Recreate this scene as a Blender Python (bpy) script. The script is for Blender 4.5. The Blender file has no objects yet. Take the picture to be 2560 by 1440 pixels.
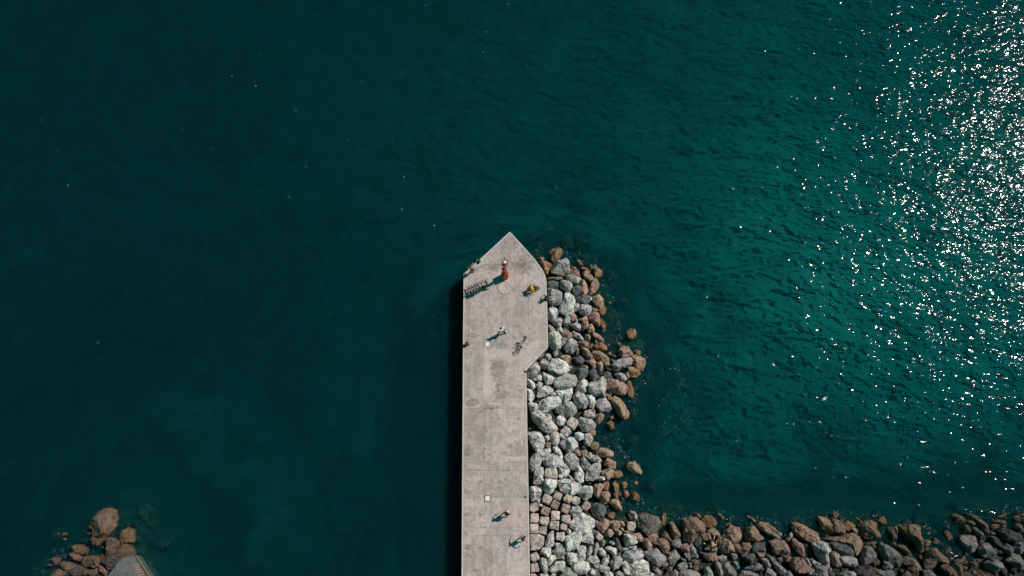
import bpy, bmesh, math, random
import numpy as np
from mathutils import Vector, Matrix, noise
random.seed(7); np.random.seed(7)
S = bpy.context.scene
COL = S.collection

# ---------------------------------------------------------------- camera, sky, sun, exposure
TILT = math.radians(17.0)
CAM_Z = 73.0
FPX = 1707.0                                  # focal length in photograph pixels (2560 wide)
cam_data = bpy.data.cameras.new('camera')
cam_data.sensor_width = 36.0
cam_data.lens = 36.0 * FPX / 2560.0
cam_data.clip_end = 6000.0
cam = bpy.data.objects.new('camera', cam_data)
COL.objects.link(cam)
cam.location = (0, 0, CAM_Z)
cam.rotation_euler = (TILT, 0, 0)
S.camera = cam

SUN_AZ, SUN_EL = math.radians(30.5), math.radians(44.8)
to_sun = Vector((math.cos(SUN_AZ) * math.cos(SUN_EL), math.sin(SUN_AZ) * math.cos(SUN_EL), math.sin(SUN_EL)))
world = bpy.data.worlds.new('World')
S.world = world
world.use_nodes = True
wn = world.node_tree.nodes; wl = world.node_tree.links
wn.clear()
sky = wn.new('ShaderNodeTexSky'); sky.sky_type = 'NISHITA'; sky.sun_disc = False
sky.sun_elevation = SUN_EL; sky.sun_rotation = math.pi / 2 - SUN_AZ
tint = wn.new('ShaderNodeMix'); tint.data_type = 'RGBA'; tint.blend_type = 'MULTIPLY'
tint.inputs[0].default_value = 1.0
tint.inputs[7].default_value = (0.04, 1.0, 0.66, 1)      # the even teal cast of the shade in the photograph
bg = wn.new('ShaderNodeBackground'); bg.inputs[1].default_value = 0.050
wo = wn.new('ShaderNodeOutputWorld')
wl.new(sky.outputs[0], tint.inputs[6]); wl.new(tint.outputs[2], bg.inputs[0]); wl.new(bg.outputs[0], wo.inputs[0])

sun_data = bpy.data.lights.new('sun', 'SUN')
sun_data.energy = 4.4; sun_data.angle = math.radians(0.5); sun_data.color = (1.0, 0.84, 0.80)
sun = bpy.data.objects.new('sun', sun_data); COL.objects.link(sun)
sun.rotation_euler = to_sun.to_track_quat('Z', 'Y').to_euler()
sun.location = (60, 30, 90)

S.view_settings.view_transform = 'Standard'
S.view_settings.look = 'None'
S.view_settings.exposure = 0.0
S.view_settings.gamma = 1.0
S.view_settings.use_curve_mapping = False
S.render.engine = 'CYCLES'
S.cycles.max_bounces = 6
S.cycles.transparent_max_bounces = 8
S.cycles.diffuse_bounces = 3
S.cycles.use_denoising = True

DECK = 2.0                                    # deck height over the water (water is z = 0)

def W(px, py, z=DECK):
    """where the sight line of a photograph pixel meets height z"""
    u = (px - 1280) / FPX; v = (720 - py) / FPX
    y = v * math.cos(TILT) + math.sin(TILT); zz = v * math.sin(TILT) - math.cos(TILT)
    k = (CAM_Z - z) / -zz
    return Vector((u * k, y * k, z))

# ---------------------------------------------------------------- helpers
def link(o, parent=None):
    COL.objects.link(o)
    if parent is not None: o.parent = parent
    return o

def tag(o, label, cat, group=None):
    o['label'] = label; o['category'] = cat
    if group: o['group'] = group
    return o

def empty(name, loc, label, cat, group=None, rz=0.0):
    o = bpy.data.objects.new(name, None); o.empty_display_size = 0.3
    COL.objects.link(o); o.location = loc; o.rotation_euler = (0, 0, rz)
    return tag(o, label, cat, group)

def mesh_obj(name, verts, faces, mat=None, parent=None, smooth=False):
    me = bpy.data.meshes.new(name)
    me.from_pydata([tuple(v) for v in verts], [], faces)
    if smooth: me.polygons.foreach_set('use_smooth', [True] * len(me.polygons))
    me.update()
    if mat: me.materials.append(mat)
    return link(bpy.data.objects.new(name, me), parent)

class MB:
    """collects shapes into one mesh"""
    def __init__(s): s.v = []; s.f = []
    def add(s, vs, fs):
        n = len(s.v); s.v += [tuple(x) for x in vs]; s.f += [tuple(i + n for i in f) for f in fs]; return s
    def box(s, c, d, rz=0.0):
        cx, cy, cz = c; a, b, h = d[0] / 2, d[1] / 2, d[2] / 2; co, si = math.cos(rz), math.sin(rz)
        vs = []
        for z in (-h, h):
            for x, y in ((-a, -b), (a, -b), (a, b), (-a, b)):
                vs.append((cx + x * co - y * si, cy + x * si + y * co, cz + z))
        return s.add(vs, [(3, 2, 1, 0), (4, 5, 6, 7), (0, 1, 5, 4), (1, 2, 6, 5), (2, 3, 7, 6), (3, 0, 4, 7)])
    def lathe(s, c, prof, n=20):
        vs = []; fs = []; m = len(prof)
        for r, z in prof:
            for i in range(n):
                a = 2 * math.pi * i / n; vs.append((c[0] + r * math.cos(a), c[1] + r * math.sin(a), c[2] + z))
        for k in range(m - 1):
            for i in range(n):
                j = (i + 1) % n; fs.append((k * n + i, k * n + j, (k + 1) * n + j, (k + 1) * n + i))
        fs.append(tuple(range(n - 1, -1, -1))); fs.append(tuple((m - 1) * n + i for i in range(n)))
        return s.add(vs, fs)
    def tube(s, pts, r, n=7, closed=False):
        pts = [Vector(p) for p in pts]; m = len(pts)
        rs = r if isinstance(r, (list, tuple)) else [r] * m
        vs = []; fs = []; ref = None
        for k in range(m):
            if closed: t = pts[(k + 1) % m] - pts[k - 1]
            else: t = pts[min(k + 1, m - 1)] - pts[max(k - 1, 0)]
            t.normalize()
            if ref is None: ref = Vector((0, 0, 1)) if abs(t.z) < 0.9 else Vector((1, 0, 0))
            a = t.cross(ref)
            if a.length < 1e-4: a = t.orthogonal()
            a.normalize(); b = a.cross(t).normalized(); ref = b
            for i in range(n):
                g = 2 * math.pi * i / n; vs.append(pts[k] + (a * math.cos(g) + b * math.sin(g)) * rs[k])
        for k in range(m if closed else m - 1):
            k2 = (k + 1) % m
            for i in range(n):
                j = (i + 1) % n; fs.append((k * n + i, k * n + j, k2 * n + j, k2 * n + i))
        if not closed:
            fs.append(tuple(range(n - 1, -1, -1))); fs.append(tuple((m - 1) * n + i for i in range(n)))
        return s.add(vs, fs)
    def prism(s, poly, z0, z1):
        n = len(poly); vs = [(p[0], p[1], z0) for p in poly] + [(p[0], p[1], z1) for p in poly]
        return s.add(vs, [tuple(range(n - 1, -1, -1)), tuple(range(n, 2 * n))] + [(i, (i + 1) % n, n + (i + 1) % n, n + i) for i in range(n)])
    def ball(s, c, r, n=10, m=7):
        rx, ry, rz = r if isinstance(r, (tuple, list)) else (r, r, r)
        vs = []; fs = []
        for k in range(m + 1):
            ph = -math.pi / 2 + math.pi * k / m
            for i in range(n):
                a = 2 * math.pi * i / n
                vs.append((c[0] + rx * math.cos(ph) * math.cos(a), c[1] + ry * math.cos(ph) * math.sin(a), c[2] + rz * math.sin(ph)))
        for k in range(m):
            for i in range(n):
                j = (i + 1) % n; fs.append((k * n + i, k * n + j, (k + 1) * n + j, (k + 1) * n + i))
        return s.add(vs, fs)
    def build(s, name, mat, parent=None, smooth=False):
        return mesh_obj(name, s.v, s.f, mat, parent, smooth)

# ---------------------------------------------------------------- materials
def new_mat(name):
    m = bpy.data.materials.new(name); m.use_nodes = True
    nt = m.node_tree; nt.nodes.clear()
    out = nt.nodes.new('ShaderNodeOutputMaterial')
    return m, nt, out

def N(nt, kind, ins=None, **props):
    n = nt.nodes.new(kind)
    for k, v in props.items(): setattr(n, k, v)
    for k, v in (ins or {}).items():
        if hasattr(v, 'is_output') or isinstance(v, bpy.types.NodeSocket): nt.links.new(v, n.inputs[k])
        else: n.inputs[k].default_value = v
    return n

def noise_tex(nt, vec, scale, detail=4, rough=0.55, dist=0.0):
    return N(nt, 'ShaderNodeTexNoise', {'Vector': vec, 'Scale': scale, 'Detail': detail, 'Roughness': rough, 'Distortion': dist}).outputs[0]

def ramp(nt, fac, stops):
    r = nt.nodes.new('ShaderNodeValToRGB'); cr = r.color_ramp
    while len(cr.elements) > len(stops): cr.elements.remove(cr.elements[-1])
    while len(cr.elements) < len(stops): cr.elements.new(0.5)
    for e, (p, c) in zip(cr.elements, stops):
        e.position = p; e.color = (c, c, c, 1) if not isinstance(c, tuple) else (c[0], c[1], c[2], 1)
    nt.links.new(fac, r.inputs[0]); return r.outputs[0]

def mixc(nt, fac, a, b, mode='MIX'):
    n = nt.nodes.new('ShaderNodeMix'); n.data_type = 'RGBA'; n.blend_type = mode
    for i, v in ((0, fac), (6, a), (7, b)):
        if isinstance(v, bpy.types.NodeSocket): nt.links.new(v, n.inputs[i])
        elif i == 0: n.inputs[0].default_value = v
        else: n.inputs[i].default_value = (v[0], v[1], v[2], 1)
    return n.outputs[2]

def math_n(nt, op, a, b=0.0, clamp=False):
    n = nt.nodes.new('ShaderNodeMath'); n.operation = op; n.use_clamp = clamp
    for i, v in ((0, a), (1, b)):
        if isinstance(v, bpy.types.NodeSocket): nt.links.new(v, n.inputs[i])
        else: n.inputs[i].default_value = v
    return n.outputs[0]

def simple(name, col, rough=0.6, metal=0.0, vary=0.18, scale=6.0, bump=0.0):
    m, nt, out = new_mat(name)
    pos = N(nt, 'ShaderNodeTexCoord').outputs['Object']
    n = noise_tex(nt, pos, scale, 4)
    c = mixc(nt, n, tuple(x * (1 - vary) for x in col), tuple(min(1, x * (1 + vary)) for x in col))
    p = N(nt, 'ShaderNodeBsdfPrincipled', {'Base Color': c, 'Roughness': rough, 'Metallic': metal})
    if bump:
        b = N(nt, 'ShaderNodeBump', {'Height': noise_tex(nt, pos, scale * 4, 3), 'Strength': bump, 'Distance': 0.02})
        nt.links.new(b.outputs[0], p.inputs['Normal'])
    nt.links.new(p.outputs[0], out.inputs[0])
    return m
# boulder outlines read off in the plan view: one line per stone, a look letter then corner points
# looks: p pale, g grey, d dark grey, b brown, o orange weed-crusted, t cut cube block, q pale cut block
CROPS = {
'A': ((1300,560,5.3333), '''
o 410,470 415,430 440,380 480,345 525,335 560,365 560,410 530,450 500,490 450,500
o 385,365 440,330 470,325 460,360 415,395 385,390
o 265,510 300,490 350,510 400,525 440,545 435,575 395,590 380,630 375,665 340,660 320,600 290,550
o 235,450 300,440 320,455 315,485 285,490 275,460
g 430,570 470,515 540,480 600,460 640,475 650,520 655,600 640,665 560,680 480,665 425,640
b 660,620 690,575 740,580 775,630 805,690 790,710 730,700 670,665
o 765,470 800,480 840,540 830,555 790,540 765,500
o 820,570 880,590 930,620 930,650 880,635 830,600
b 835,650 880,630 920,655 965,700 975,745 950,775 905,750 850,700
o 980,570 1010,555 1060,600 1095,640 1085,690 1050,710 1010,700 990,640
b 985,740 1015,750 1050,810 1040,860 990,920 935,945 895,930 905,880 950,800
g 610,690 680,680 760,700 810,720 815,760 770,800 700,770 620,730
b 820,745 860,770 900,840 905,890 870,940 820,920 790,870 805,790
g 570,745 640,760 695,800 700,850 660,910 600,880 540,840 540,780
d 690,860 770,820 815,850 830,900 780,950 740,960 700,910
d 370,780 420,760 500,770 510,840 450,860 390,850
b 350,720 450,710 570,705 560,730 500,745 400,740
g 380,870 440,865 520,890 555,940 545,1020 500,1065 420,1085 390,1050 375,960
p 600,935 660,925 720,960 725,1050 700,1180 640,1210 570,1190 525,1150 545,1060 590,1000
d 740,980 820,950 890,945 935,980 925,1030 880,1070 790,1060 735,1030
b 965,980 1050,940 1110,1000 1115,1060 1065,1120 1010,1075 970,1030
g 720,1075 780,1055 805,1090 780,1140 730,1170 705,1140
g 780,1150 810,1080 880,1070 940,1095 955,1150 920,1200 870,1230 810,1200
b 935,1100 1000,1135 1055,1150 1010,1170 960,1155
p 385,1130 440,1115 490,1140 500,1190 480,1260 440,1315 385,1270 370,1210
g 445,1320 490,1260 550,1260 565,1310 550,1360 500,1370 460,1350
g 575,1290 610,1230 650,1225 675,1265 660,1330 610,1355 575,1330
b 650,1210 710,1190 750,1230 745,1270 690,1290 660,1250
g 670,1350 740,1320 800,1330 810,1380 790,1420 720,1390
b 835,1310 900,1290 915,1340 900,1390 850,1410 820,1370
b 915,1200 970,1180 1035,1185 1065,1240 1070,1320 1045,1360 980,1320 920,1270
b 910,1400 940,1330 960,1335 990,1400 980,1440 910,1440
o 1060,1110 1110,1090 1150,1130 1140,1180 1090,1210 1060,1170
o 1075,1265 1110,1290 1140,1370 1110,1405 1080,1350
g 375,1340 430,1370 470,1420 460,1440 390,1430
g 490,1400 540,1370 570,1410 550,1440 500,1440
b 780,1280 830,1250 890,1235 900,1280 850,1300
g 740,1270 765,1260 770,1310 745,1320
o 1170,1045 1200,1025 1220,1050 1200,1070
p 910,955 950,975 960,1010 930,1020
o 925,545 960,545 975,590 950,600'''),
'B': ((1300,820,5.3333), '''
p 385,80 440,50 500,60 545,110 555,190 530,260 490,295 430,270 390,200
g 555,120 635,145 600,200 560,240 550,180
b 550,50 600,20 650,50 690,65 690,120 650,140 600,110 560,90
g 700,60 720,45 790,80 850,155 830,165 770,140 710,110
b 870,90 920,85 940,120 920,170 880,140
b 970,70 1000,60 1060,90 1110,150 1120,190 1070,190 1020,150 980,110
g 610,210 640,160 700,145 750,180 760,240 730,300 680,335 620,320 590,280
b 765,200 810,170 870,170 915,210 910,255 850,250 790,230
b 745,310 760,265 785,270 780,340 755,355
b 815,260 880,255 930,320 965,380 940,410 890,400 850,350
o 975,235 1040,205 1110,205 1150,240 1145,290 1090,300 1020,280
b 960,330 1000,305 1070,320 1130,350 1180,410 1185,455 1130,460 1060,440 1000,400
o 1430,40 1470,5 1520,15 1560,70 1540,120 1480,150 1430,110
b 1320,290 1380,235 1440,250 1490,330 1490,360 1430,400 1370,405 1320,360
o 1525,300 1570,290 1620,320 1600,365 1550,360
b 1490,390 1540,360 1600,380 1665,420 1665,480 1640,560 1600,560 1550,520 1500,450
g 1215,490 1260,450 1340,420 1440,400 1500,430 1480,480 1400,520 1300,570 1240,560
o 1430,540 1500,530 1590,550 1595,620 1540,660 1490,650 1460,590
b 540,380 600,360 650,365 670,400 650,470 600,450
d 720,410 780,370 840,400 860,440 820,480 750,470
b 880,440 920,405 980,410 1015,460 1010,550 970,520 930,480
g 350,390 335,360 370,340 410,360 415,400 385,430
g 440,330 470,300 510,315 505,355 460,375
g 265,460 300,420 340,405 390,465 380,520 335,555 280,520
p 400,470 430,420 520,415 600,460 650,520 640,560 610,610 530,640 450,600 370,560
g 100,560 150,490 200,455 250,470 265,540 240,600 170,660 100,640
p 300,590 350,595 430,610 480,660 470,700 420,740 350,750 320,680
p 165,690 220,640 270,620 295,660 280,700 200,700
p 90,680 140,690 195,740 205,790 170,820 90,750
p 220,760 250,715 300,740 290,800 240,830
g 455,740 490,660 560,615 650,605 730,640 755,700 730,770 650,800 560,805 470,800
d 770,560 830,530 900,540 905,600 850,680 790,680 760,620
d 925,580 970,545 1020,570 1040,640 1030,690 980,710 940,670
b 1030,470 1080,450 1110,480 1100,560 1080,610 1050,590
d 1100,610 1160,580 1210,600 1205,650 1150,670 1100,650
g 1265,610 1340,600 1390,620 1430,680 1370,710 1310,680
b 1410,600 1440,590 1465,640 1450,670 1420,650
b 1160,820 1170,720 1210,695 1290,700 1370,715 1430,770 1430,820 1390,890 1280,870 1200,840
o 1430,720 1480,720 1500,790 1520,870 1500,930 1450,910 1430,840
p 750,800 800,720 840,685 900,715 905,760 870,850 800,860 745,830
g 900,770 960,720 1040,710 1085,645 1145,710 1140,800 1130,930 1080,880 1020,900 930,850
p 90,800 150,830 195,900 190,930 140,985 100,940
p 225,900 260,830 330,770 400,785 445,840 400,880 320,910 250,930
p 400,880 450,855 490,860 480,900 420,905
p 480,850 560,815 690,810 695,860 660,950 600,985 545,920 500,910
g 720,920 760,855 840,860 890,930 910,1000 860,1070 780,1050 720,990
p 880,890 950,870 1000,920 1010,1000 980,1070 930,1050 900,970
g 1020,990 1070,930 1130,930 1190,1010 1220,1080 1160,1120 1070,1110 1030,1060
b 1220,960 1270,920 1330,950 1390,1010 1420,1080 1455,1140 1430,1200 1380,1210 1310,1150 1250,1050
p 240,1040 280,970 380,925 500,920 545,960 540,1020 450,1060 370,1110 310,1120 250,1080
p 110,1010 160,990 220,1010 235,1070 200,1110 140,1100
g 480,1100 520,1040 600,1000 680,985 740,1050 750,1110 700,1170 620,1195 540,1160
p 150,1130 240,1105 320,1140 400,1220 480,1320 480,1380 430,1410 340,1380 250,1310 180,1230
p 340,1140 400,1150 420,1190 400,1230 370,1190
p 490,1200 530,1165 590,1185 610,1230 580,1290 530,1300 500,1260
q 615,1260 680,1180 770,1235 775,1270 720,1370 630,1300
p 780,1210 840,1200 950,1230 1010,1280 990,1340 920,1380 840,1370 790,1290
g 860,1110 930,1095 990,1130 1000,1180 950,1215 880,1200 850,1160
b 945,1085 985,1070 1010,1110 1000,1140
b 1010,1160 1080,1140 1120,1160 1100,1220 1050,1285 1010,1240
p 545,1370 600,1310 660,1340 680,1390 630,1440 560,1420
o 1160,1270 1210,1240 1250,1270 1250,1330 1210,1355 1180,1310
o 1200,1180 1235,1165 1250,1200 1220,1220
b 920,1390 960,1355 1005,1370 1000,1430 940,1440
b 240,400 300,345 325,360 260,430
o 1175,330 1210,315 1215,350 1185,360
o 1290,190 1330,200 1360,235 1330,240
p 650,510 690,515 700,540 660,545
b 830,490 900,510 910,540 850,530
b 1120,480 1180,460 1200,490 1150,520
o 1165,900 1210,900 1220,935 1185,960'''),
'C': ((1300,1080,5.3333), '''
p 105,20 200,0 270,10 310,70 330,150 290,230 230,270 180,210 130,110
p 330,60 380,35 395,100 360,120
p 400,60 440,10 500,10 530,70 520,130 480,180 420,150
b 345,150 380,130 410,150 405,200 365,210 340,185
p 510,20 560,20 605,80 590,105 545,80
p 600,120 640,80 700,75 760,130 765,190 700,250 640,275 600,200
g 525,160 560,115 600,110 620,230 580,220
p 240,280 300,240 400,215 405,260 380,300 290,325
p 440,210 490,190 540,250 570,330 550,355 500,310 460,270
g 150,340 200,280 260,310 290,390 260,450 200,520 150,510 120,430
p 300,360 350,310 430,295 520,330 570,390 540,450 430,480 360,470
g 600,330 660,275 720,300 775,360 770,430 720,500 660,480 610,400
p 510,450 580,410 660,470 655,510 600,500
b 700,240 760,225 810,270 800,320 740,310
b 815,250 880,235 900,270 880,330 830,320
p 730,20 790,0 850,30 840,90 790,110 740,80
g 870,30 940,10 970,90 960,160 910,185 850,150
b 940,160 980,130 1040,145 1050,200 1010,245 950,220
b 1020,270 1080,215 1160,220 1240,270 1230,320 1170,340 1090,330 1030,310
g 900,310 960,300 1030,320 1085,370 1060,410 960,390 910,350
p 910,275 950,275 950,305 915,305
b 1130,410 1160,340 1210,360 1280,410 1270,490 1200,480 1120,440
g 800,360 850,330 900,390 935,440 870,500 820,480
g 880,600 900,500 980,430 1060,420 1080,480 1050,560 990,640 900,640
b 1070,530 1190,485 1265,530 1230,590 1180,630 1110,600
o 1240,540 1310,515 1355,540 1350,590 1280,630 1230,600
p 730,560 760,450 790,445 850,560 840,660 800,670 735,620
p 190,550 240,480 300,470 315,560 320,680 260,700 180,680
q 325,540 340,485 480,480 500,550 495,625 400,620 325,600
p 320,700 340,635 450,625 490,650 480,720 430,800 380,830 330,790
p 500,460 560,480 660,510 640,570 600,600 530,540
p 515,575 550,555 580,590 560,620 520,610
p 500,660 530,640 590,625 670,630 680,670 600,700
p 650,580 680,590 730,650 720,680 690,670
p 530,740 580,710 680,680 760,670 805,720 790,790 700,840 620,820 560,790
b 500,680 540,670 560,710 520,740
p 775,810 820,740 880,720 960,735 970,790 940,870 880,900 800,870
p 1000,620 1060,590 1120,600 1130,640 1060,650
b 990,710 1060,690 1120,720 1080,790 1040,880 1000,850
o 1110,680 1170,655 1190,700 1170,770 1120,770
o 1240,680 1270,650 1310,710 1315,810 1280,800 1250,750
o 1360,680 1400,655 1435,700 1420,740 1380,750
o 1525,665 1560,655 1570,690 1540,710
o 1390,790 1430,780 1455,830 1430,870 1395,850
o 1490,820 1530,790 1595,860 1575,910 1510,890
b 1410,460 1450,410 1530,395 1580,430 1615,520 1600,560 1530,550 1440,520
b 1060,850 1100,800 1180,795 1205,850 1180,920 1130,960 1070,930
b 1250,820 1300,820 1310,870 1280,890
b 1200,940 1240,900 1310,900 1350,1000 1350,1045 1260,1010
d 945,1030 980,970 1050,950 1120,970 1150,1050 1110,1140 1050,1170 980,1110
q 290,900 325,820 430,865 430,900 380,975 300,930
t 440,850 480,785 570,830 530,920 445,880
q 575,880 620,820 690,850 695,900 650,960 580,920
q 690,880 730,850 800,880 800,930 750,985 680,940
t 120,980 210,925 255,1030 180,1075 125,1050
t 405,970 450,895 535,945 490,1040 405,1000
t 815,990 870,910 940,960 945,1000 880,1055 820,1020
t 275,1050 310,980 410,1020 370,1130 280,1090
t 550,1000 570,950 665,980 670,1010 630,1095 545,1060
p 670,1060 700,1000 780,990 825,1050 780,1110 710,1125
q 410,1060 430,1045 530,1060 525,1170 430,1180 410,1160
q 140,1090 240,1085 255,1180 235,1210 135,1205
q 270,1130 385,1130 390,1190 360,1255 260,1220
t 550,1130 570,1105 670,1105 670,1200 640,1225 550,1190
q 390,1240 410,1180 520,1190 510,1310 395,1290
q 130,1225 245,1225 245,1345 135,1345
t 255,1260 360,1255 350,1370 255,1350
t 535,1240 570,1215 630,1240 620,1320 540,1300
p 225,900 270,880 260,960 230,950
p 240,970 290,960 300,990 260,1000
p 130,760 150,730 290,730 310,780 260,860 170,920 130,860'''),
'D': ((1300,1260,8.0), '''
p 1000,380 1100,260 1220,190 1350,240 1480,330 1470,470 1400,570 1240,590 1120,540 1020,480
q 190,600 370,600 485,660 470,820 380,910 210,930 195,760
p 510,820 560,620 640,540 670,560 685,800 640,850 530,840
q 725,570 890,560 890,680 860,750 720,710
p 930,570 960,490 1030,540 990,600
p 900,740 920,650 1050,580 1180,550 1230,640 1190,780 1140,880 940,940 915,850
p 1220,680 1300,620 1440,580 1465,680 1465,800 1300,770 1215,740
t 1515,640 1560,560 1660,640 1665,680 1600,740 1520,690
b 1510,400 1600,350 1700,300 1770,330 1780,430 1740,480 1650,570 1560,480
b 1800,350 1900,330 1990,350 2000,440 1960,500 1850,490 1800,420
b 1690,560 1750,500 1840,520 1870,590 1820,660 1710,640
b 1880,500 2000,530 2050,580 2000,625 1930,600
o 1755,220 1790,170 1880,170 1905,240 1850,300 1780,270
g 2165,240 2200,140 2300,160 2350,230 2320,330 2220,310
t 2125,440 2140,350 2300,350 2310,460 2260,540 2150,530
b 2010,340 2060,350 2100,420 2080,460 2030,420
p 2080,620 2200,590 2300,650 2360,730 2310,790 2120,830 2080,720
b 2280,600 2400,580 2465,690 2420,770 2350,720
d 1920,700 1950,680 2000,800 2050,900 2030,960 1930,870
p 1700,880 1800,850 1930,900 1920,1000 1890,1050 1780,950
p 1570,900 1640,880 1710,960 1710,1060 1650,1060 1580,990
g 1470,960 1510,800 1560,780 1580,870 1530,1000 1480,1040
g 1345,930 1415,830 1450,950 1400,1030 1350,1030
p 1150,900 1200,840 1320,860 1310,1000 1300,1120 1170,1110 1160,1000
p 1340,1120 1400,1050 1530,1040 1580,1140 1560,1200 1400,1190
p 1620,1180 1680,1070 1740,1070 1780,1160 1730,1220 1640,1220
g 1815,1170 1880,1060 1990,1050 2040,1110 2030,1200 1960,1290 1880,1310 1820,1230
g 2050,1050 2130,960 2300,920 2450,950 2460,1040 2400,1120 2250,1165 2120,1140
p 2040,1180 2120,1150 2170,1200 2200,1330 2180,1420 2100,1400 2050,1280
p 2210,1230 2300,1170 2450,1140 2560,1200 2580,1440 2400,1500 2200,1440
g 2050,880 2160,870 2160,950 2060,930
p 920,990 1000,980 1130,1000 1160,1100 1120,1180 1000,1200 950,1120
p 1040,1260 1130,1160 1260,1140 1370,1200 1385,1290 1310,1400 1200,1410 1080,1350
g 650,950 740,850 850,790 915,920 900,1000 810,1090 740,1100 700,1010
p 410,950 450,880 610,870 620,990 560,1070 470,1020 415,1000
p 690,810 740,770 800,790 730,850
t 205,1010 330,950 395,1060 385,1100 270,1165 205,1100
t 205,1200 350,1170 385,1310 370,1350 220,1370
p 390,1140 440,1090 520,1100 540,1210 570,1370 500,1380 420,1280
p 550,1110 620,1030 720,1030 730,1080 640,1180 570,1250
p 600,1290 720,1170 880,1140 895,1260 850,1340 720,1370 590,1350
g 820,1440 860,1340 960,1285 1060,1330 1130,1400 1130,1520 850,1520
q 400,1400 560,1390 570,1520 400,1520
q 205,1400 300,1395 340,1440 330,1540 205,1540
p 610,1440 650,1375 700,1400 700,1490 620,1490
g 1480,1250 1540,1200 1680,1230 1790,1270 1780,1330 1660,1360 1560,1330
p 1390,1350 1440,1280 1500,1340 1560,1420 1480,1440 1400,1400
p 1680,1430 1700,1360 1800,1350 1860,1400 1860,1480 1700,1480
p 1920,1380 1990,1340 2060,1390 2080,1440 2000,1500 1920,1440
b 1630,720 1680,710 1710,760 1680,840 1630,830
p 1770,760 1850,740 1900,800 1850,820
b 2460,760 2500,690 2560,690 2600,800 2560,880 2510,860
g 1740,1020 1780,1030 1785,1110 1750,1090
g 830,1060 880,1050 890,1110 850,1110
b 2010,480 2050,470 2080,520 2050,550
b 1500,350 1540,320 1565,370 1530,390
p 2180,860 2320,840 2330,920 2240,960
b 2080,530 2250,560 2250,600 2100,600'''),
'E': ((1600,1260,8.0), '''
d 0,200 60,175 150,200 250,250 370,260 405,330 400,470 350,550 230,600 110,620 30,520 -40,440 -30,300
o 430,250 470,170 515,200 530,300 480,420 430,400
b 590,370 660,370 720,480 800,600 790,650 700,700 640,650 610,500
b 865,330 990,255 1120,280 1250,370 1300,470 1280,590 1150,620 1070,720 1030,790 880,730 890,500
o 1240,270 1350,220 1440,260 1520,370 1480,450 1400,500 1310,440 1260,350
b 1360,540 1470,480 1560,550 1600,620 1570,670 1450,640
b 1220,620 1360,560 1420,640 1400,740 1290,720
b 440,610 490,550 550,590 620,720 610,750 520,700 440,640
b 160,650 220,600 330,600 360,660 310,760 220,750
b 270,800 360,720 460,680 570,770 570,900 540,1010 430,920 380,830
g 640,740 790,690 830,830 770,880 650,830
b 60,730 110,685 200,760 240,830 230,920 170,930 100,820
b 810,830 950,790 985,870 985,980 860,950 810,890
g 990,830 1040,800 1110,920 1160,1040 1130,1090 1020,1060 1000,950
d 1080,740 1180,650 1240,700 1220,810 1150,850 1090,800
b 1540,720 1640,670 1830,760 1890,850 1900,960 1650,980 1580,880
b 1650,650 1700,540 1810,450 1990,480 2025,560 2000,700 1890,810 1780,750
b 2080,600 2130,500 2250,440 2340,520 2370,590 2480,690 2350,730 2130,750
b 2330,430 2400,370 2560,380 2640,520 2560,580 2450,540
b 1880,820 1970,800 2010,860 2010,980 1930,960
b 2010,900 2060,790 2180,780 2220,850 2160,960 2080,1060 2030,1020
d 2220,860 2320,780 2500,770 2500,900 2490,960 2400,980 2240,960
b 2330,970 2480,960 2470,1060 2370,1060
d 2120,1100 2140,1010 2270,990 2310,1050 2280,1150 2230,1220 2130,1160
g 100,980 200,920 330,900 420,1000 520,1060 500,1160 380,1240 270,1170 170,1100
g 540,1080 640,970 710,900 760,1000 800,1070 720,1150 680,1240 600,1200
b 440,1190 540,1150 570,1220 520,1260 450,1250
g 740,1230 850,1170 930,1180 965,1240 910,1310 780,1310
b 1010,1130 1090,1110 1160,1140 1160,1200 1050,1200
g 970,1170 1030,1180 1030,1280 980,1270
b 1040,1250 1100,1210 1165,1260 1160,1320 1080,1330
b 1220,960 1320,990 1500,980 1555,1080 1540,1130 1370,1130 1280,1060
p 1300,1360 1310,1280 1380,1260 1430,1340 1470,1440 1440,1500 1310,1480
g 1510,1200 1570,1160 1630,1230 1660,1380 1640,1440 1590,1480
g 1660,1240 1760,1160 1840,1260 1910,1360 1910,1440 1800,1510 1670,1440
g 1560,1060 1660,1020 1730,1060 1700,1140 1640,1200
g 1830,1000 1930,1000 1950,1080 1880,1110 1840,1050
g 1870,1160 1940,1160 1990,1270 1950,1300
g 780,1360 880,1320 1040,1330 1150,1370 1200,1440 1100,1540 850,1540 770,1440
p 670,1340 700,1310 770,1370 770,1440 700,1460
p 290,1330 340,1270 430,1360 420,1410 350,1430
g 140,1420 200,1370 280,1400 290,1440 220,1500 140,1480
g 2080,1290 2200,1240 2310,1170 2440,1240 2370,1310 2230,1350
g 2030,1440 2050,1340 2200,1350 2370,1420 2370,1520 2100,1520
g 580,1260 660,1250 640,1330 600,1350
b 560,980 610,950 630,1000 590,1035
g 880,990 980,980 1010,1100 980,1130 900,1050
b -20,980 40,960 60,1030 10,1110 -30,1080
g 1290,890 1400,860 1530,860 1545,930 1440,940 1340,920
g 820,1080 930,1110 900,1160 830,1110
o 1560,200 1600,190 1690,290 1650,310
o 2150,240 2200,240 2320,330 2270,340
o 1090,180 1180,190 1230,280 1180,270
o 1700,400 1800,370 1830,410 1740,430'''),
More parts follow.
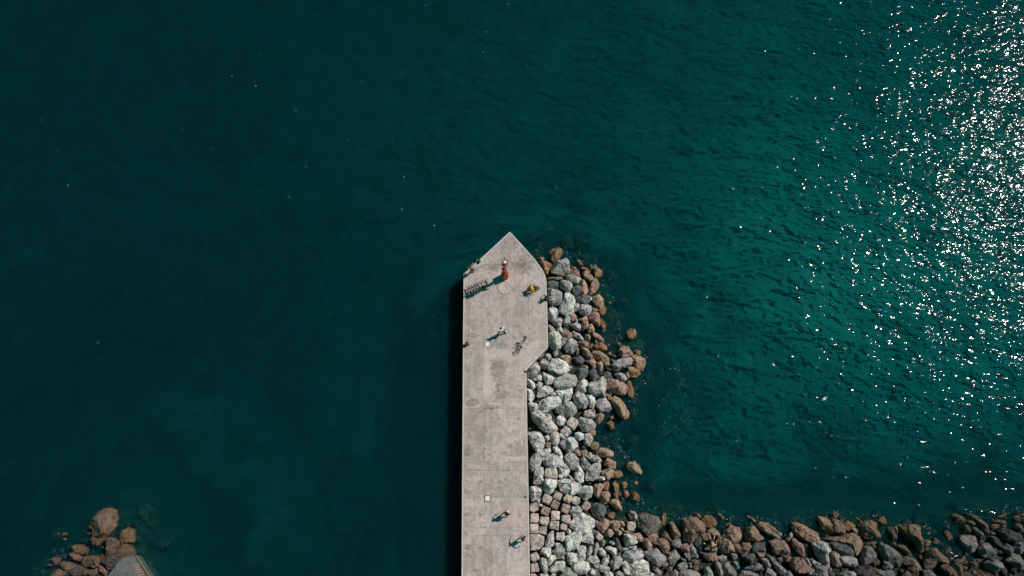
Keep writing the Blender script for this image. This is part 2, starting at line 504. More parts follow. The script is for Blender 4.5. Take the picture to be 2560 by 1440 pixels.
'F': ((1900,1260,8.0), '''
b -20,400 100,370 220,420 320,510 345,580 300,560 100,450 0,470
g 20,480 120,480 300,570 410,690 350,690 200,640 60,540
p 340,580 390,550 430,590 420,650 370,630
b 640,400 740,380 870,430 1010,510 1140,590 1170,680 1210,750 1060,780 900,720 780,650 690,560
g 530,690 610,570 670,600 660,650 560,740
b 640,700 690,660 780,760 870,820 890,1000 870,1060 740,950 670,850
b 180,760 330,720 480,750 560,840 590,930 560,1010 470,1040 320,1000 240,930 250,850
b 1140,265 1280,260 1370,290 1415,370 1440,500 1460,590 1330,580 1230,490 1200,390
b 1430,340 1480,300 1580,340 1690,430 1700,500 1670,605 1560,580 1480,560 1450,450
o 1460,170 1520,150 1570,200 1520,300 1480,240
b 1610,310 1665,300 1660,390 1620,370
o 1690,380 1760,340 1850,400 1890,440 1800,520 1720,530
b 1950,440 2100,350 2240,335 2330,390 2360,560 2390,640 2330,690 2180,720 2030,640 1980,540
b 1840,500 1900,470 1960,520 1950,600 1900,600
o 1900,270 1940,270 2060,370 2020,380
b 2320,330 2400,270 2480,250 2520,400 2420,400
b 1310,680 1600,660 1700,620 1830,590 1930,650 2030,780 2030,860 1990,970 1890,1040 1860,900 1700,790 1350,740
d 1400,780 1560,760 1750,800 1850,880 1860,1040 1740,1050 1600,1000 1480,900
p 1050,800 1130,770 1290,770 1380,830 1420,910 1380,1020 1400,1140 1370,1230 1260,1190 1180,1080 1110,960
b 1410,980 1480,950 1580,1020 1560,1100 1640,1240 1530,1245 1440,1170
g 1570,1060 1700,1050 1870,1060 1950,1190 1900,1270 1720,1230 1620,1180
g 2020,1100 2080,870 2180,850 2270,920 2310,1000 2260,1110 2190,1210 2060,1200
b 2120,780 2300,745 2320,790 2160,820
b 2210,1150 2300,1070 2380,1130 2370,1240 2280,1230
b 620,1180 680,1090 780,1075 900,1140 1000,1280 960,1370 740,1370 640,1290
g 1110,1250 1350,1240 1355,1440 1300,1500 1100,1440
d 1910,1320 2000,1250 2210,1250 2250,1420 2250,1500 1960,1500
g 2260,1290 2400,1320 2480,1340 2500,1480 2280,1480
b 480,1050 550,1025 630,1070 600,1150 520,1160
b 360,1090 440,1060 450,1150 390,1170
g 30,1090 150,1100 240,1200 240,1290 160,1290 80,1190
g 120,1000 200,1040 350,1170 500,1310 510,1370 400,1400 330,1330 250,1200
g 110,1400 140,1290 240,1310 320,1390 300,1460 110,1460
g 480,1440 490,1370 600,1330 650,1400 660,1480 500,1490
g 1000,1090 1070,1120 1210,1190 1190,1230 1080,1220
g 890,1080 960,1100 1030,1220 1000,1240 920,1160
g 1570,1400 1700,1350 1850,1350 1910,1400 1900,1480 1600,1490
b 1375,1290 1420,1275 1435,1310 1390,1390
g 1000,1290 1090,1270 1100,1440 980,1400'''),
'G': ((2200,1240,7.1111), '''
b 355,560 450,510 600,520 690,545 720,680 770,800 770,1010 700,1020 620,850 500,740 370,660
b 770,800 850,780 910,810 860,880 790,920
o 930,800 1000,770 1065,815 980,860 920,840
o 1135,640 1200,610 1250,660 1295,740 1220,775 1160,700
b 240,550 310,540 300,690 270,640
d 130,560 230,560 310,730 290,770 210,760 160,640
g 0,850 120,870 250,960 340,1050 370,1150 320,1250 210,1210 70,1120 10,1000
g 70,1160 170,1180 235,1250 200,1310 60,1290
g 20,1340 200,1320 250,1380 260,1480 20,1480
b 390,1120 500,1080 600,1120 690,1200 735,1310 580,1350 480,1280 520,1240 420,1220
b 420,1380 470,1325 540,1370 560,1450 440,1480
b 800,960 980,935 1080,1010 1180,1110 1220,1210 1000,1180 950,1270 800,1300 790,1150
b 1080,1260 1200,1210 1300,1310 1390,1422 1350,1480 1290,1460 1180,1380
g 780,1330 900,1320 1000,1422 960,1500 800,1490
b 1330,1200 1450,1220 1480,1320 1430,1360
b 1420,1120 1500,1050 1500,1120 1380,1200 1320,1150
g 1420,720 1530,700 1700,710 1730,800 1700,970 1590,1000 1500,900 1440,800
b 1270,340 1370,310 1450,380 1500,460 1430,500 1340,460
b 1510,310 1600,320 1745,370 1700,400 1580,370
b 1520,440 1620,440 1690,480 1640,530
b 1500,510 1560,530 1610,600 1610,670 1550,610
b 1720,420 1790,410 1900,510 1950,620 1940,690 1850,620 1770,520
g 1650,580 1710,560 1830,680 1880,800 1790,760 1720,680
b 2000,460 2100,420 2210,440 2230,490 2110,490
b 1960,510 2080,500 2120,560 2030,600 1960,580
o 2080,370 2200,310 2265,290 2200,380
d 2120,620 2250,600 2400,650 2510,700 2490,790 2380,810 2240,800 2160,710
d 1970,720 2060,730 2140,830 2170,930 2080,880 2000,800
g 1770,930 1840,860 1930,850 2050,970 2040,1020 1940,1090 1850,1080 1800,1020
g 1880,1180 1960,1110 2100,1140 2170,1200 2160,1290 2070,1360 1900,1290
g 2200,940 2250,840 2320,900 2370,1000 2330,1050 2240,1010
g 2380,900 2430,820 2560,840 2600,940 2530,1000 2480,1030 2380,940
g 2250,1130 2380,1020 2500,1080 2560,1180 2540,1290 2480,1340 2400,1230 2280,1180
b 2400,490 2500,500 2560,600 2520,640 2440,580
b 2380,370 2480,330 2600,320 2600,450 2420,450
b 1960,630 2050,660 2030,690 1970,670
b 2180,520 2240,520 2230,600 2150,590
g 2010,1040 2060,1060 2050,1110 2000,1090
d 2340,1310 2400,1280 2440,1422 2350,1450
b 300,880 440,880 560,1040 520,1070 420,980
b 690,1040 740,1060 745,1120 700,1110
b 1450,1360 1540,1350 1560,1450 1450,1450
b 230,800 290,850 260,890 220,840
b 1250,1080 1310,1110 1240,1160 1220,1120
b 1640,1190 1720,1190 1690,1290'''),
'L': ((80,1240,7.2), '''
b 1035,560 1100,440 1190,340 1290,230 1420,240 1480,280 1520,390 1500,520 1400,650 1290,740 1180,720 1090,700 1100,610
o 1040,790 1100,740 1220,760 1330,760 1260,830 1200,890 1100,890
o 1590,690 1650,610 1740,590 1830,620 1850,820 1760,830 1640,840 1590,760
b 1310,810 1370,760 1470,765 1570,840 1560,890 1500,950 1480,1040 1350,1050 1340,920
o 1500,970 1570,910 1690,850 1770,890 1840,990 1830,1070 1720,1110 1640,1110 1570,1090
o 735,910 820,885 930,890 1000,960 990,1030 900,1045 800,1000
b 670,1050 720,1005 830,1040 910,1120 870,1170 760,1140 690,1110
b 890,1180 940,1110 1080,1075 1160,1090 1150,1160 1110,1250 1000,1275 910,1240
o 1190,1090 1260,1050 1310,1090 1290,1150 1220,1190 1190,1150
b 1130,1200 1170,1100 1210,1130 1200,1250 1150,1280
d 1250,1200 1350,1080 1480,1040 1570,1130 1560,1190 1480,1290 1400,1330 1310,1270
b 310,1140 400,1110 510,1120 480,1200 420,1240 370,1180
b 260,1230 320,1220 390,1260 340,1270
b 490,1240 560,1180 700,1200 800,1260 760,1320 620,1360 560,1320
b 340,1440 420,1340 480,1320 570,1380 560,1470 400,1500
d 620,1440 700,1340 850,1250 940,1310 920,1400 880,1440 760,1500
b 920,1390 1000,1330 1090,1330 1040,1400 950,1440
b 1040,1410 1160,1290 1170,1400 1120,1440 1060,1440
b 1210,1240 1290,1270 1350,1360 1320,1420 1250,1400 1200,1320
b 1060,1260 1130,1260 1140,1290 1100,1300
o 455,660 500,670 480,700
o 540,670 620,660 610,700 560,715
o 540,770 600,750 625,790 570,795
b 570,1440 580,1360 670,1330 640,1400'''),
}
# weedy stones under the water: look (w green weed, a amber weed, n dark), px, py, radius px
SUNK = '''w 1377 572 9|n 1420 600 19|n 1445 588 13|n 1348 612 14|w 1521 648 8|w 1466 643 11|w 1562 755 10|n 1510 720 19|w 1524 788 20|n 1538 822 26|a 1516 835 13|a 1535 853 12|w 1572 858 13|w 1592 866 20|w 1549 792 12|n 1625 880 13|w 1556 998 14|w 1549 1136 13|a 1544 1178 12|a 1504 1098 15|a 1490 1092 9|w 1677 1262 10|w 1697 1270 10|n 1655 1272 12|w 1672 1292 24|w 1780 1268 9|w 1577 1258 6|w 368 1282 20|w 352 1374 13|n 378 1310 16|n 410 1355 18|n 145 1335 18|n 1530 690 17|n 1585 1010 20|n 1610 950 22|n 1580 1100 19|n 1330 595 14|n 1460 610 16|n 1632 1215 16|n 1730 1282 12|n 2190 1290 16|n 2300 1300 18|n 2395 1265 14'''
# ---------------------------------------------------------------- outlines shared by terrain and things
PIER = [(1274.8, 579.2), (1297, 603), (1338, 649), (1356.4, 674.2), (1363, 688.7), (1366.2, 703), (1368, 760),
        (1370.3, 868), (1317, 924), (1316, 933), (1318.7, 1090), (1322, 1260), (1325, 1440), (1329, 1760),
        (1148, 1760), (1154, 1440), (1156, 1100), (1157.5, 870), (1159, 684.6),
        (1188.5, 658.5), (1194.5, 662.5), (1203.5, 654), (1199.5, 648.5)]
SHORE = [(1310, 655), (1345, 627), (1400, 628), (1430, 648), (1490, 668), (1500, 700), (1510, 745), (1528, 800), (1545, 850), (1595, 862),
         (1612, 900), (1610, 940), (1585, 985), (1575, 1045), (1535, 1055), (1535, 1100), (1548, 1135), (1570, 1165), (1580, 1240),
         (1600, 1268), (1650, 1290), (1700, 1306), (1740, 1290), (1790, 1290), (1850, 1312), (1900, 1305), (1960, 1310),
         (2040, 1295), (2110, 1298), (2190, 1302), (2230, 1314), (2310, 1318), (2330, 1362), (2365, 1350), (2372, 1290),
         (2450, 1285), (2560, 1285), (2760, 1270), (2760, 1760), (1150, 1760), (1200, 760)]
SHORE_L = [(130, 1400), (190, 1362), (222, 1330), (228, 1290), (262, 1270), (292, 1292), (340, 1322), (345, 1370), (380, 1440), (430, 1760), (-60, 1760), (40, 1500)]
pier_w = [W(x, y, DECK).to_2d() for x, y in PIER]
shore_w = np.array([W(x, y, 0)[:2] for x, y in SHORE])
shore_l = np.array([W(x, y, 0)[:2] for x, y in SHORE_L])

def sdist(P, poly):
    """signed distance of points P (n,2) to polygon, positive inside"""
    P = np.asarray(P, float); d = np.full(len(P), 1e9); ins = np.zeros(len(P), bool)
    n = len(poly)
    for i in range(n):
        a = poly[i]; b = poly[(i + 1) % n]; ab = b - a
        t = np.clip(((P - a) @ ab) / (ab @ ab), 0, 1)
        d = np.minimum(d, np.hypot(*(P - a - t[:, None] * ab).T))
        c = ((a[1] > P[:, 1]) != (b[1] > P[:, 1]))
        with np.errstate(divide='ignore', invalid='ignore'):
            xi = (b[0] - a[0]) * (P[:, 1] - a[1]) / (b[1] - a[1]) + a[0]
        ins ^= (c & (P[:, 0] < xi))
    return np.where(ins, d, -d)

def shore_d(P): return np.maximum(sdist(P, shore_w), sdist(P, shore_l))

# ---------------------------------------------------------------- seabed and water
def depth_field(P):
    """metres of water away from the breakwater, read from how light the water looks"""
    X, Y = P[:, 0], P[:, 1]
    d = 10.8 - 5.6 * (1 / (1 + np.exp(-(X - 4) / 15.0)))
    for px, py, r, a in ((1960, 600, 300, -1.9), (1930, 860, 230, -0.9), (2420, 820, 500, -1.7), (950, 1000, 300, -1.2), (1130, 250, 380, -0.9), (120, 1150, 480, 5.0),
                         (60, 250, 500, 1.2), (1720, 1010, 170, -0.7), (2000, 1190, 180, 0.9), (900, 1330, 120, -0.4), (2300, 200, 500, -0.8)):
        c = W(px, py, 0); s = r * 0.042
        d = d + a * np.exp(-((X - c.x) ** 2 + (Y - c.y) ** 2) / (2 * s * s))
    return np.maximum(d, 2.0)

def axis(lo, hi, step, far):
    a = list(np.arange(lo, hi + step, step)); g = step
    left = []; x = lo
    while x > -far: g *= 1.35; x -= g; left.append(x)
    g = step; right = []; x = a[-1]
    while x < far: g *= 1.35; x += g; right.append(x)
    return np.array(left[::-1] + a + right)

def grid_mesh(name, xs, ys, Z):
    nx, ny = len(xs), len(ys)
    XX, YY = np.meshgrid(xs, ys)
    co = np.stack([XX, YY, Z], -1).reshape(-1, 3)
    i = np.arange(nx - 1); j = np.arange(ny - 1)
    I, J = np.meshgrid(i, j); a = (J * nx + I).ravel()
    F = np.stack([a, a + 1, a + nx + 1, a + nx], 1)
    me = bpy.data.meshes.new(name)
    me.vertices.add(len(co)); me.vertices.foreach_set('co', co.ravel())
    me.loops.add(F.size); me.loops.foreach_set('vertex_index', F.ravel())
    me.polygons.add(len(F)); me.polygons.foreach_set('loop_start', np.arange(len(F)) * 4)
    me.polygons.foreach_set('use_smooth', np.ones(len(F), bool))
    me.update(calc_edges=True)
    return me, co

xs = axis(-66, 72, 0.55, 2500); ys = axis(-12, 62, 0.55, 2500)
XX, YY = np.meshgrid(xs, ys); P2 = np.stack([XX.ravel(), YY.ravel()], 1)
sd = shore_d(P2)
rng = np.random.RandomState(3)
rough_z = sum(np.sin(P2[:, 0] * kx + P2[:, 1] * ky + ph) * am for kx, ky, ph, am in
              [(rng.uniform(-2.4, 2.4), rng.uniform(-2.4, 2.4), rng.uniform(0, 6), 0.10) for _ in range(9)])
inside = -0.62 + np.minimum(np.maximum(sd, 0), 8) * 0.16
slope = -0.62 + np.minimum(sd, 0) * 0.75
zb = np.where(sd > 0, inside, np.maximum(-depth_field(P2), slope)) + rough_z * np.clip(1 + sd / 10, 0.35, 1) * 0.8
weed = np.clip(np.maximum(np.exp(np.minimum(sd, 0) / 4.5) * 1.5, np.exp(np.minimum(sdist(P2, shore_l), 0) / 9.0) * 1.6), 0, 1)  # dark weed offshore; under the stones its near-black colour paints in gap shade
me, co = grid_mesh('seabed', xs, ys, zb.reshape(XX.shape))
at = me.attributes.new('weed', 'FLOAT', 'POINT'); at.data.foreach_set('value', weed)

m, nt, out = new_mat('seabed_sand_weed_gap_shade')
pos = N(nt, 'ShaderNodeNewGeometry').outputs['Position']
w_at = N(nt, 'ShaderNodeAttribute', attribute_name='weed').outputs['Fac']
n1 = noise_tex(nt, pos, 0.16, 5, 0.6, 0.4); n2 = noise_tex(nt, pos, 1.6, 5, 0.65)
sand = mixc(nt, n2, (0.25, 0.24, 0.20), (0.44, 0.42, 0.36))
sand = mixc(nt, ramp(nt, n1, [(0.40, 0.0), (0.68, 0.55)]), sand, (0.10, 0.12, 0.08))
wcol = mixc(nt, ramp(nt, n2, [(0.45, 0.0), (0.75, 1.0)]), (0.012, 0.016, 0.012), (0.045, 0.05, 0.022))
wf = math_n(nt, 'ADD', w_at, math_n(nt, 'MULTIPLY', math_n(nt, 'SUBTRACT', n1, 0.5), 0.9), True)
wf = ramp(nt, wf, [(0.12, 0.0), (0.75, 1.0)])
p = N(nt, 'ShaderNodeBsdfPrincipled', {'Base Color': mixc(nt, wf, sand, wcol), 'Roughness': 0.95})
nt.links.new(p.outputs[0], out.inputs[0])
me.materials.append(m)
seabed = link(bpy.data.objects.new('seabed', me)); seabed['kind'] = 'structure'

m, nt, out = new_mat('sea_water')
pos = N(nt, 'ShaderNodeNewGeometry').outputs['Position']
def stretched(rot, sx, sy):
    return N(nt, 'ShaderNodeMapping', {'Vector': pos, 'Rotation': (0, 0, math.radians(rot)), 'Scale': (sx, sy, 1)}).outputs[0]
swell = noise_tex(nt, stretched(-62, 0.32, 0.55), 0.7, 2, 0.5)
chop = noise_tex(nt, stretched(-52, 0.72, 1.3), 1.5, 1.3, 0.5, 0.3)
ripple = noise_tex(nt, stretched(-20, 1.4, 2.2), 2.6, 2, 0.5, 0.2)
h = math_n(nt, 'ADD', math_n(nt, 'MULTIPLY', swell, 0.30), math_n(nt, 'ADD', math_n(nt, 'MULTIPLY', chop, 0.122), math_n(nt, 'MULTIPLY', ripple, 0.005)))
bump = N(nt, 'ShaderNodeBump', {'Height': h, 'Strength': 1.0, 'Distance': 1.0}).outputs[0]
soft = N(nt, 'ShaderNodeBump', {'Height': h, 'Strength': 0.30, 'Distance': 1.0}).outputs[0]
patch = noise_tex(nt, pos, 0.055, 4, 0.6)
body = mixc(nt, patch, (0.003, 0.050, 0.056), (0.005, 0.080, 0.106))
diff = N(nt, 'ShaderNodeSubsurfaceScattering', {'Color': body, 'Scale': 1.0, 'Radius': (0.3, 1.5, 1.5), 'Normal': soft}, falloff='BURLEY')
tr = N(nt, 'ShaderNodeBsdfTransparent', {'Color': (0.80, 0.97, 0.95, 1)})
inner = N(nt, 'ShaderNodeMixShader', {0: 0.28, 1: tr.outputs[0], 2: diff.outputs[0]})
gl = N(nt, 'ShaderNodeBsdfGlossy', {'Color': (0.21, 0.195, 0.195, 1), 'Roughness': 0.058, 'Normal': bump})
fr = N(nt, 'ShaderNodeFresnel', {'IOR': 1.33, 'Normal': bump})
mx = N(nt, 'ShaderNodeMixShader', {0: fr.outputs[0], 1: inner.outputs[0], 2: gl.outputs[0]})
nt.links.new(mx.outputs[0], out.inputs['Surface'])
va = N(nt, 'ShaderNodeVolumeAbsorption', {'Color': (0.05, 0.880, 0.899, 1), 'Density': 0.8})
nt.links.new(va.outputs[0], out.inputs['Volume'])
wb = MB(); R = 2600
wb.box((0, 0, -8.5), (2 * R, 2 * R, 17.0))
water = wb.build('sea_water', m); water['kind'] = 'structure'

# ---------------------------------------------------------------- boulders
m, nt, out = new_mat('breakwater_stone')
tc = N(nt, 'ShaderNodeTexCoord').outputs['Object']
geo = N(nt, 'ShaderNodeNewGeometry'); wpos = geo.outputs['Position']
base = N(nt, 'ShaderNodeAttribute', attribute_name='tint').outputs['Color']
par = N(nt, 'ShaderNodeAttribute', attribute_name='crust')
crust = par.outputs['Fac']
rnd = N(nt, 'ShaderNodeAttribute', attribute_name='grain').outputs['Fac']
rot = N(nt, 'ShaderNodeVectorRotate', {'Vector': wpos, 'Angle': math_n(nt, 'MULTIPLY', rnd, 6.28)}, rotation_type='Z_AXIS').outputs[0]
srt = N(nt, 'ShaderNodeMapping', {'Vector': rot, 'Scale': (0.85, 1.5, 1.0)}).outputs[0]
na = noise_tex(nt, srt, 1.3, 6, 0.68, 0.9); nb = noise_tex(nt, srt, 4.5, 5, 0.72, 0.6); ncr = noise_tex(nt, wpos, 3.1, 4, 0.7)
nl = noise_tex(nt, wpos, 0.8, 3, 0.6)
c = mixc(nt, 1.0, base, ramp(nt, na, [(0.37, 0.34), (0.46, 0.86), (0.55, 1.0)]), 'MULTIPLY')
c = mixc(nt, 1.0, c, ramp(nt, nl, [(0.34, 0.62), (0.52, 1.0)]), 'MULTIPLY')
c = mixc(nt, ramp(nt, nb, [(0.36, 0.60), (0.47, 0.0)]), c, (0.035, 0.04, 0.04))
vein = N(nt, 'ShaderNodeTexVoronoi', {'Vector': srt, 'Scale': 1.1}, feature='DISTANCE_TO_EDGE').outputs[0]
c = mixc(nt, ramp(nt, vein, [(0.0, 0.65), (0.035, 0.0)]), c, (0.04, 0.045, 0.045))
weedc = mixc(nt, ncr, (0.045, 0.045, 0.012), (0.38, 0.21, 0.09))
c = mixc(nt, math_n(nt, 'MULTIPLY', crust, ramp(nt, ncr, [(0.44, 0.0), (0.60, 0.75)])), c, weedc)
sep = N(nt, 'ShaderNodeSeparateXYZ', {0: wpos}).outputs[2]
wet = ramp(nt, math_n(nt, 'ADD', sep, math_n(nt, 'MULTIPLY', na, 0.35)), [(0.14, 1.0), (0.55, 0.0)])
c = mixc(nt, math_n(nt, 'MULTIPLY', wet, 0.72), c, (0.035, 0.032, 0.018))
bh = math_n(nt, 'ADD', math_n(nt, 'MULTIPLY', na, 1.0), math_n(nt, 'MULTIPLY', nb, 0.30))
bp = N(nt, 'ShaderNodeBump', {'Height': bh, 'Strength': 1.0, 'Distance': 0.45}).outputs[0]
p = N(nt, 'ShaderNodeBsdfPrincipled', {'Base Color': c, 'Roughness': 0.88, 'Normal': bp})
nt.links.new(p.outputs[0], out.inputs[0])
STONE = m

TINTS = {'p': (0.84, 0.86, 0.82), 'g': (0.58, 0.585, 0.57), 'd': (0.19, 0.215, 0.22), 'b': (0.58, 0.41, 0.31),
         'o': (0.50, 0.315, 0.18), 't': (0.62, 0.52, 0.46), 'q': (0.80, 0.72, 0.65),
         'w': (0.20, 0.28, 0.04), 'a': (0.60, 0.26, 0.05), 'n': (0.045, 0.05, 0.035)}

def stone_mesh(poly, z, kind, seed, n=48, mrows=19):
    """a boulder whose widest outline is the world polygon at height z"""
    rs = np.random.RandomState(seed)
    P = np.array([(q.x, q.y) for q in poly]); c = P.mean(0)
    x, y = P[:, 0] - c[0], P[:, 1] - c[1]; x2, y2 = np.roll(x, -1), np.roll(y, -1)
    A = 0.5 * np.sum(x * y2 - x2 * y); 
    if abs(A) > 1e-6:
        cx = np.sum((x + x2) * (x * y2 - x2 * y)) / (6 * A); cy = np.sum((y + y2) * (x * y2 - x2 * y)) / (6 * A)
        c = c + np.array([cx, cy])
    A = abs(A); r = math.sqrt(A / math.pi)
    th = np.linspace(0, 2 * math.pi, n, endpoint=False)
    Rr = np.full(n, 0.0)
    for k, t in enumerate(th):
        d = np.array([math.cos(t), math.sin(t)])
        for i in range(len(P)):
            a = P[i] - c; b = P[(i + 1) % len(P)] - c; e = b - a
            det = d[0] * -e[1] + e[0] * d[1]
            if abs(det) < 1e-9: continue
            s = (a[0] * -e[1] + e[0] * a[1]) / det; u = (d[0] * a[1] - d[1] * a[0]) / det
            if s > 0 and -1e-6 <= u <= 1 + 1e-6: Rr[k] = max(Rr[k], s)
    Rr = np.where(Rr < 0.05, r, Rr)
    Rr = (0.90 * Rr + 0.05 * (np.roll(Rr, 1) + np.roll(Rr, -1))) * (1.13 if kind not in 'tqwan' else 1.02)
    block = kind in 'tq'
    hu = r * ((rs.uniform(0.95, 1.45) if kind in 'pgdb' else rs.uniform(0.6, 0.9)) if not block else 0.75); hd = r * 1.0
    hu = min(hu, 1.5)
    ph = np.linspace(-math.pi / 2, math.pi / 2, mrows)
    TH, PH = np.meshgrid(th, ph)
    e1 = 0.28 if block else 0.36
    cp = np.cos(PH) ** e1; sp = np.sign(np.sin(PH)) * np.abs(np.sin(PH)) ** (0.38 if block else 0.55)
    V = np.stack([np.cos(TH) * cp, np.sin(TH) * cp, sp], -1).reshape(-1, 3)
    if not block and kind in 'pgdb':               # quarried stone: a polytope of broken faces over the outline
        cph, sph = np.cos(PH).ravel(), np.sin(PH).ravel()
        D = np.stack([np.cos(TH).ravel() * cph, np.sin(TH).ravel() * cph, sph], -1)
        kk = rs.uniform(0.10, 0.42)
        rho = 1 / np.maximum(cph + np.where(sph > 0, kk, 0.12) * np.abs(sph), 1e-3)
        pl = [(rs.uniform(0.90, 1.0), rs.uniform(0.62, 0.85))] + [(rs.uniform(0.45, 0.86), rs.uniform(0.66, 0.98)) for _ in range(rs.randint(3, 7))]
        pl = [(zc, lim, rs.uniform(0, 2 * math.pi)) for zc, lim in pl]
        if rs.rand() < 0.75:                                # a broken ridge: two or three steep faces meeting near the top
            a = rs.uniform(0, 2 * math.pi)
            pl += [(rs.uniform(0.52, 0.74), rs.uniform(0.50, 0.66), a), (rs.uniform(0.66, 0.88), rs.uniform(0.50, 0.64), a + math.pi + rs.uniform(-.5, .5))]
            if rs.rand() < 0.5: pl.append((rs.uniform(0.5, 0.7), rs.uniform(0.55, 0.7), a + rs.uniform(1.2, 1.9)))
        for zc, lim, a in pl:
            rr = math.sqrt(1 - zc * zc); nrm = np.array([math.cos(a) * rr, math.sin(a) * rr, zc])
            dt = D @ nrm; rho = np.where(dt > 0.02, np.minimum(rho, max(lim, rr * 0.90) / np.maximum(dt, 0.02)), rho)
        rho = np.where(sph < 0, np.minimum(rho, 0.9 / np.maximum(-sph, 0.02)), rho)
        V = D * rho[:, None]
    elif not block:
        for _ in range(rs.randint(4, 8)):
            zc = rs.uniform(0.4, 0.95); a = rs.uniform(0, 2 * math.pi); rr = math.sqrt(1 - zc * zc)
            nrm = np.array([math.cos(a) * rr, math.sin(a) * rr, zc]); lim = max(rs.uniform(0.42, 0.66) * (rr + zc), rr * 0.93)
            dd = V @ nrm; hit = dd > lim
            V[hit] -= np.outer(dd[hit] - lim, nrm) * 0.96
    else:
        tilt = rs.uniform(-0.08, 0.08, 2); V[:, 2] += V[:, 0] * tilt[0] + V[:, 1] * tilt[1]
    Rf = np.tile(Rr, mrows)
    V = V * np.stack([Rf, Rf, np.where(V[:, 2] > 0, hu, hd)], -1)
    amp = {'o': 0.17, 'w': 0.22, 'a': 0.2, 'n': 0.16}.get(kind, 0.095 if not block else 0.03)
    fr = 1.7 / max(r, 0.35)
    for i in range(len(V)):
        q = Vector(V[i]) * fr + Vector((seed * 3.7, seed * 1.3, 0))
        d = noise.noise(q) * 1.0 + noise.noise(q * 2.6) * 0.7 + noise.noise(q * 6.0) * 0.5 - max(0, 0.12 - abs(noise.noise(q * 1.6 + Vector((9, 3, 1))))) * 5.0
        V[i] *= 1 + amp * d * (1 if r > 0.2 else 0.6)
    F = []
    for k in range(mrows - 1):
        for i in range(n):
            j = (i + 1) % n; F.append((k * n + i, k * n + j, (k + 1) * n + j, (k + 1) * n + i))
    return c, r, A, hu, V, F

def put_attr(me, tint, crust, nv, grain=None):
    gr = me.attributes.new('grain', 'FLOAT', 'POINT'); gr.data.foreach_set('value', np.full(nv, random.random()) if grain is None else grain)
    a = me.attributes.new('tint', 'FLOAT_COLOR', 'POINT'); a.data.foreach_set('color', np.tile((*tint, 1.0), nv) if len(tint) == 3 else tint)
    b = me.attributes.new('crust', 'FLOAT', 'POINT'); b.data.foreach_set('value', np.full(nv, crust) if np.ndim(crust) == 0 else crust)

ALL = []                                        # every stone outlined in the photograph
for key, (crop, body_) in CROPS.items():
    ox, oy, sc = crop
    for line in body_.strip().splitlines():
        look, *pts = line.split()
        pp = [tuple(map(float, q.split(','))) for q in pts]
        ALL.append([look, [(ox + x / sc, oy + y / sc) for x, y in pp], key])
for line in SUNK.split('|'):
    look, x, y, r = line.split(); x, y, r = float(x), float(y), float(r)
    k = random.Random(int(x * 7 + y))
    ALL.append([look, [(x + r * k.uniform(.7, 1.2) * math.cos(t * math.pi / 4), y + r * k.uniform(.7, 1.2) * math.sin(t * math.pi / 4)) for t in range(8)], 'S'])

def pcentre(pp): return sum(x for x, _ in pp) / len(pp), sum(y for _, y in pp) / len(pp)
def parea(pp): return abs(sum(pp[i][0] * pp[(i + 1) % len(pp)][1] - pp[(i + 1) % len(pp)][0] * pp[i][1] for i in range(len(pp)))) / 2
def inpoly(x, y, pp):
    c = False
    for i in range(len(pp)):
        (x1, y1), (x2, y2) = pp[i - 1], pp[i]
        if (y1 > y) != (y2 > y) and x < (x2 - x1) * (y - y1) / (y2 - y1) + x1: c = not c
    return c

cen = [pcentre(a[1]) for a in ALL]; area = [parea(a[1]) for a in ALL]
Pc = np.array([W(x, y, 0.6)[:2] for x, y in cen]); dsh = shore_d(Pc)
visible = [i for i in range(len(ALL)) if 0 <= cen[i][0] <= 2560 and cen[i][1] <= 1440]
rank = sorted((i for i in visible if ALL[i][0] not in 'tq'), key=lambda i: -area[i])
single = set(rank[:298]) | {i for i in visible if ALL[i][0] in 'tq'}

ORD = ['', 'first', 'second', 'third', 'fourth', 'fifth', 'sixth', 'seventh', 'eighth', 'ninth', 'tenth', 'eleventh', 'twelfth', 'thirteenth', 'fourteenth']
def size_word(a): return 'huge' if a > 2200 else 'large' if a > 1200 else 'medium' if a > 550 else 'small' if a > 250 else 'tiny'
def shape_word(pp):
    c = pcentre(pp); X = np.array(pp) - c; w, _ = np.linalg.eigh(X.T @ X); el = math.sqrt(w[1] / max(w[0], 1e-6))
    return 'long' if el > 1.9 else 'oblong' if el > 1.4 else 'wedge-shaped' if len(pp) <= 4 else 'angular' if len(pp) <= 6 else 'rounded'
LOOK = {'p': 'pale grey', 'g': 'grey', 'd': 'dark grey', 'b': 'brown', 'o': 'orange weed-crusted', 't': 'tan', 'q': 'pale',
        'w': 'green weedy', 'a': 'amber weedy', 'n': 'dark'}
def crossing(pp, x=None, y=None):
    r = []
    for i in range(len(pp)):
        (x1, y1), (x2, y2) = pp[i - 1], pp[i]
        if y is not None and (y1 > y) != (y2 > y): r.append((x2 - x1) * (y - y1) / (y2 - y1) + x1)
        if x is not None and (x1 > x) != (x2 > x): r.append((y2 - y1) * (x - x1) / (x2 - x1) + y1)
    return r
LEVELS = [(590, 'pier tip'), (640, 'swimming ladder'), (665, 'ladder person'), (690, 'beacon tower'), (716, 'round cover'), (745, 'seated person'), (780, 'pale patch'),
          (815, 'white-shirted walker'), (843, 'bicycle basket'), (862, 'rusty bollard'), (888, 'bicycle wheel'), (925, 'corner drain'), (965, 'dark stain'),
          (1008, 'twin joints'), (1047, 'ring pair'), (1090, 'plain slab'), (1128, 'speckled slab'), (1166, 'narrow slab'), (1204, 'ring row'), (1246, 'framed hatch'),
          (1282, 'capped walker'), (1318, 'lowest joints'), (1350, 'shirtless walker'), (1395, 'last rings'), (1435, 'frame bottom')]
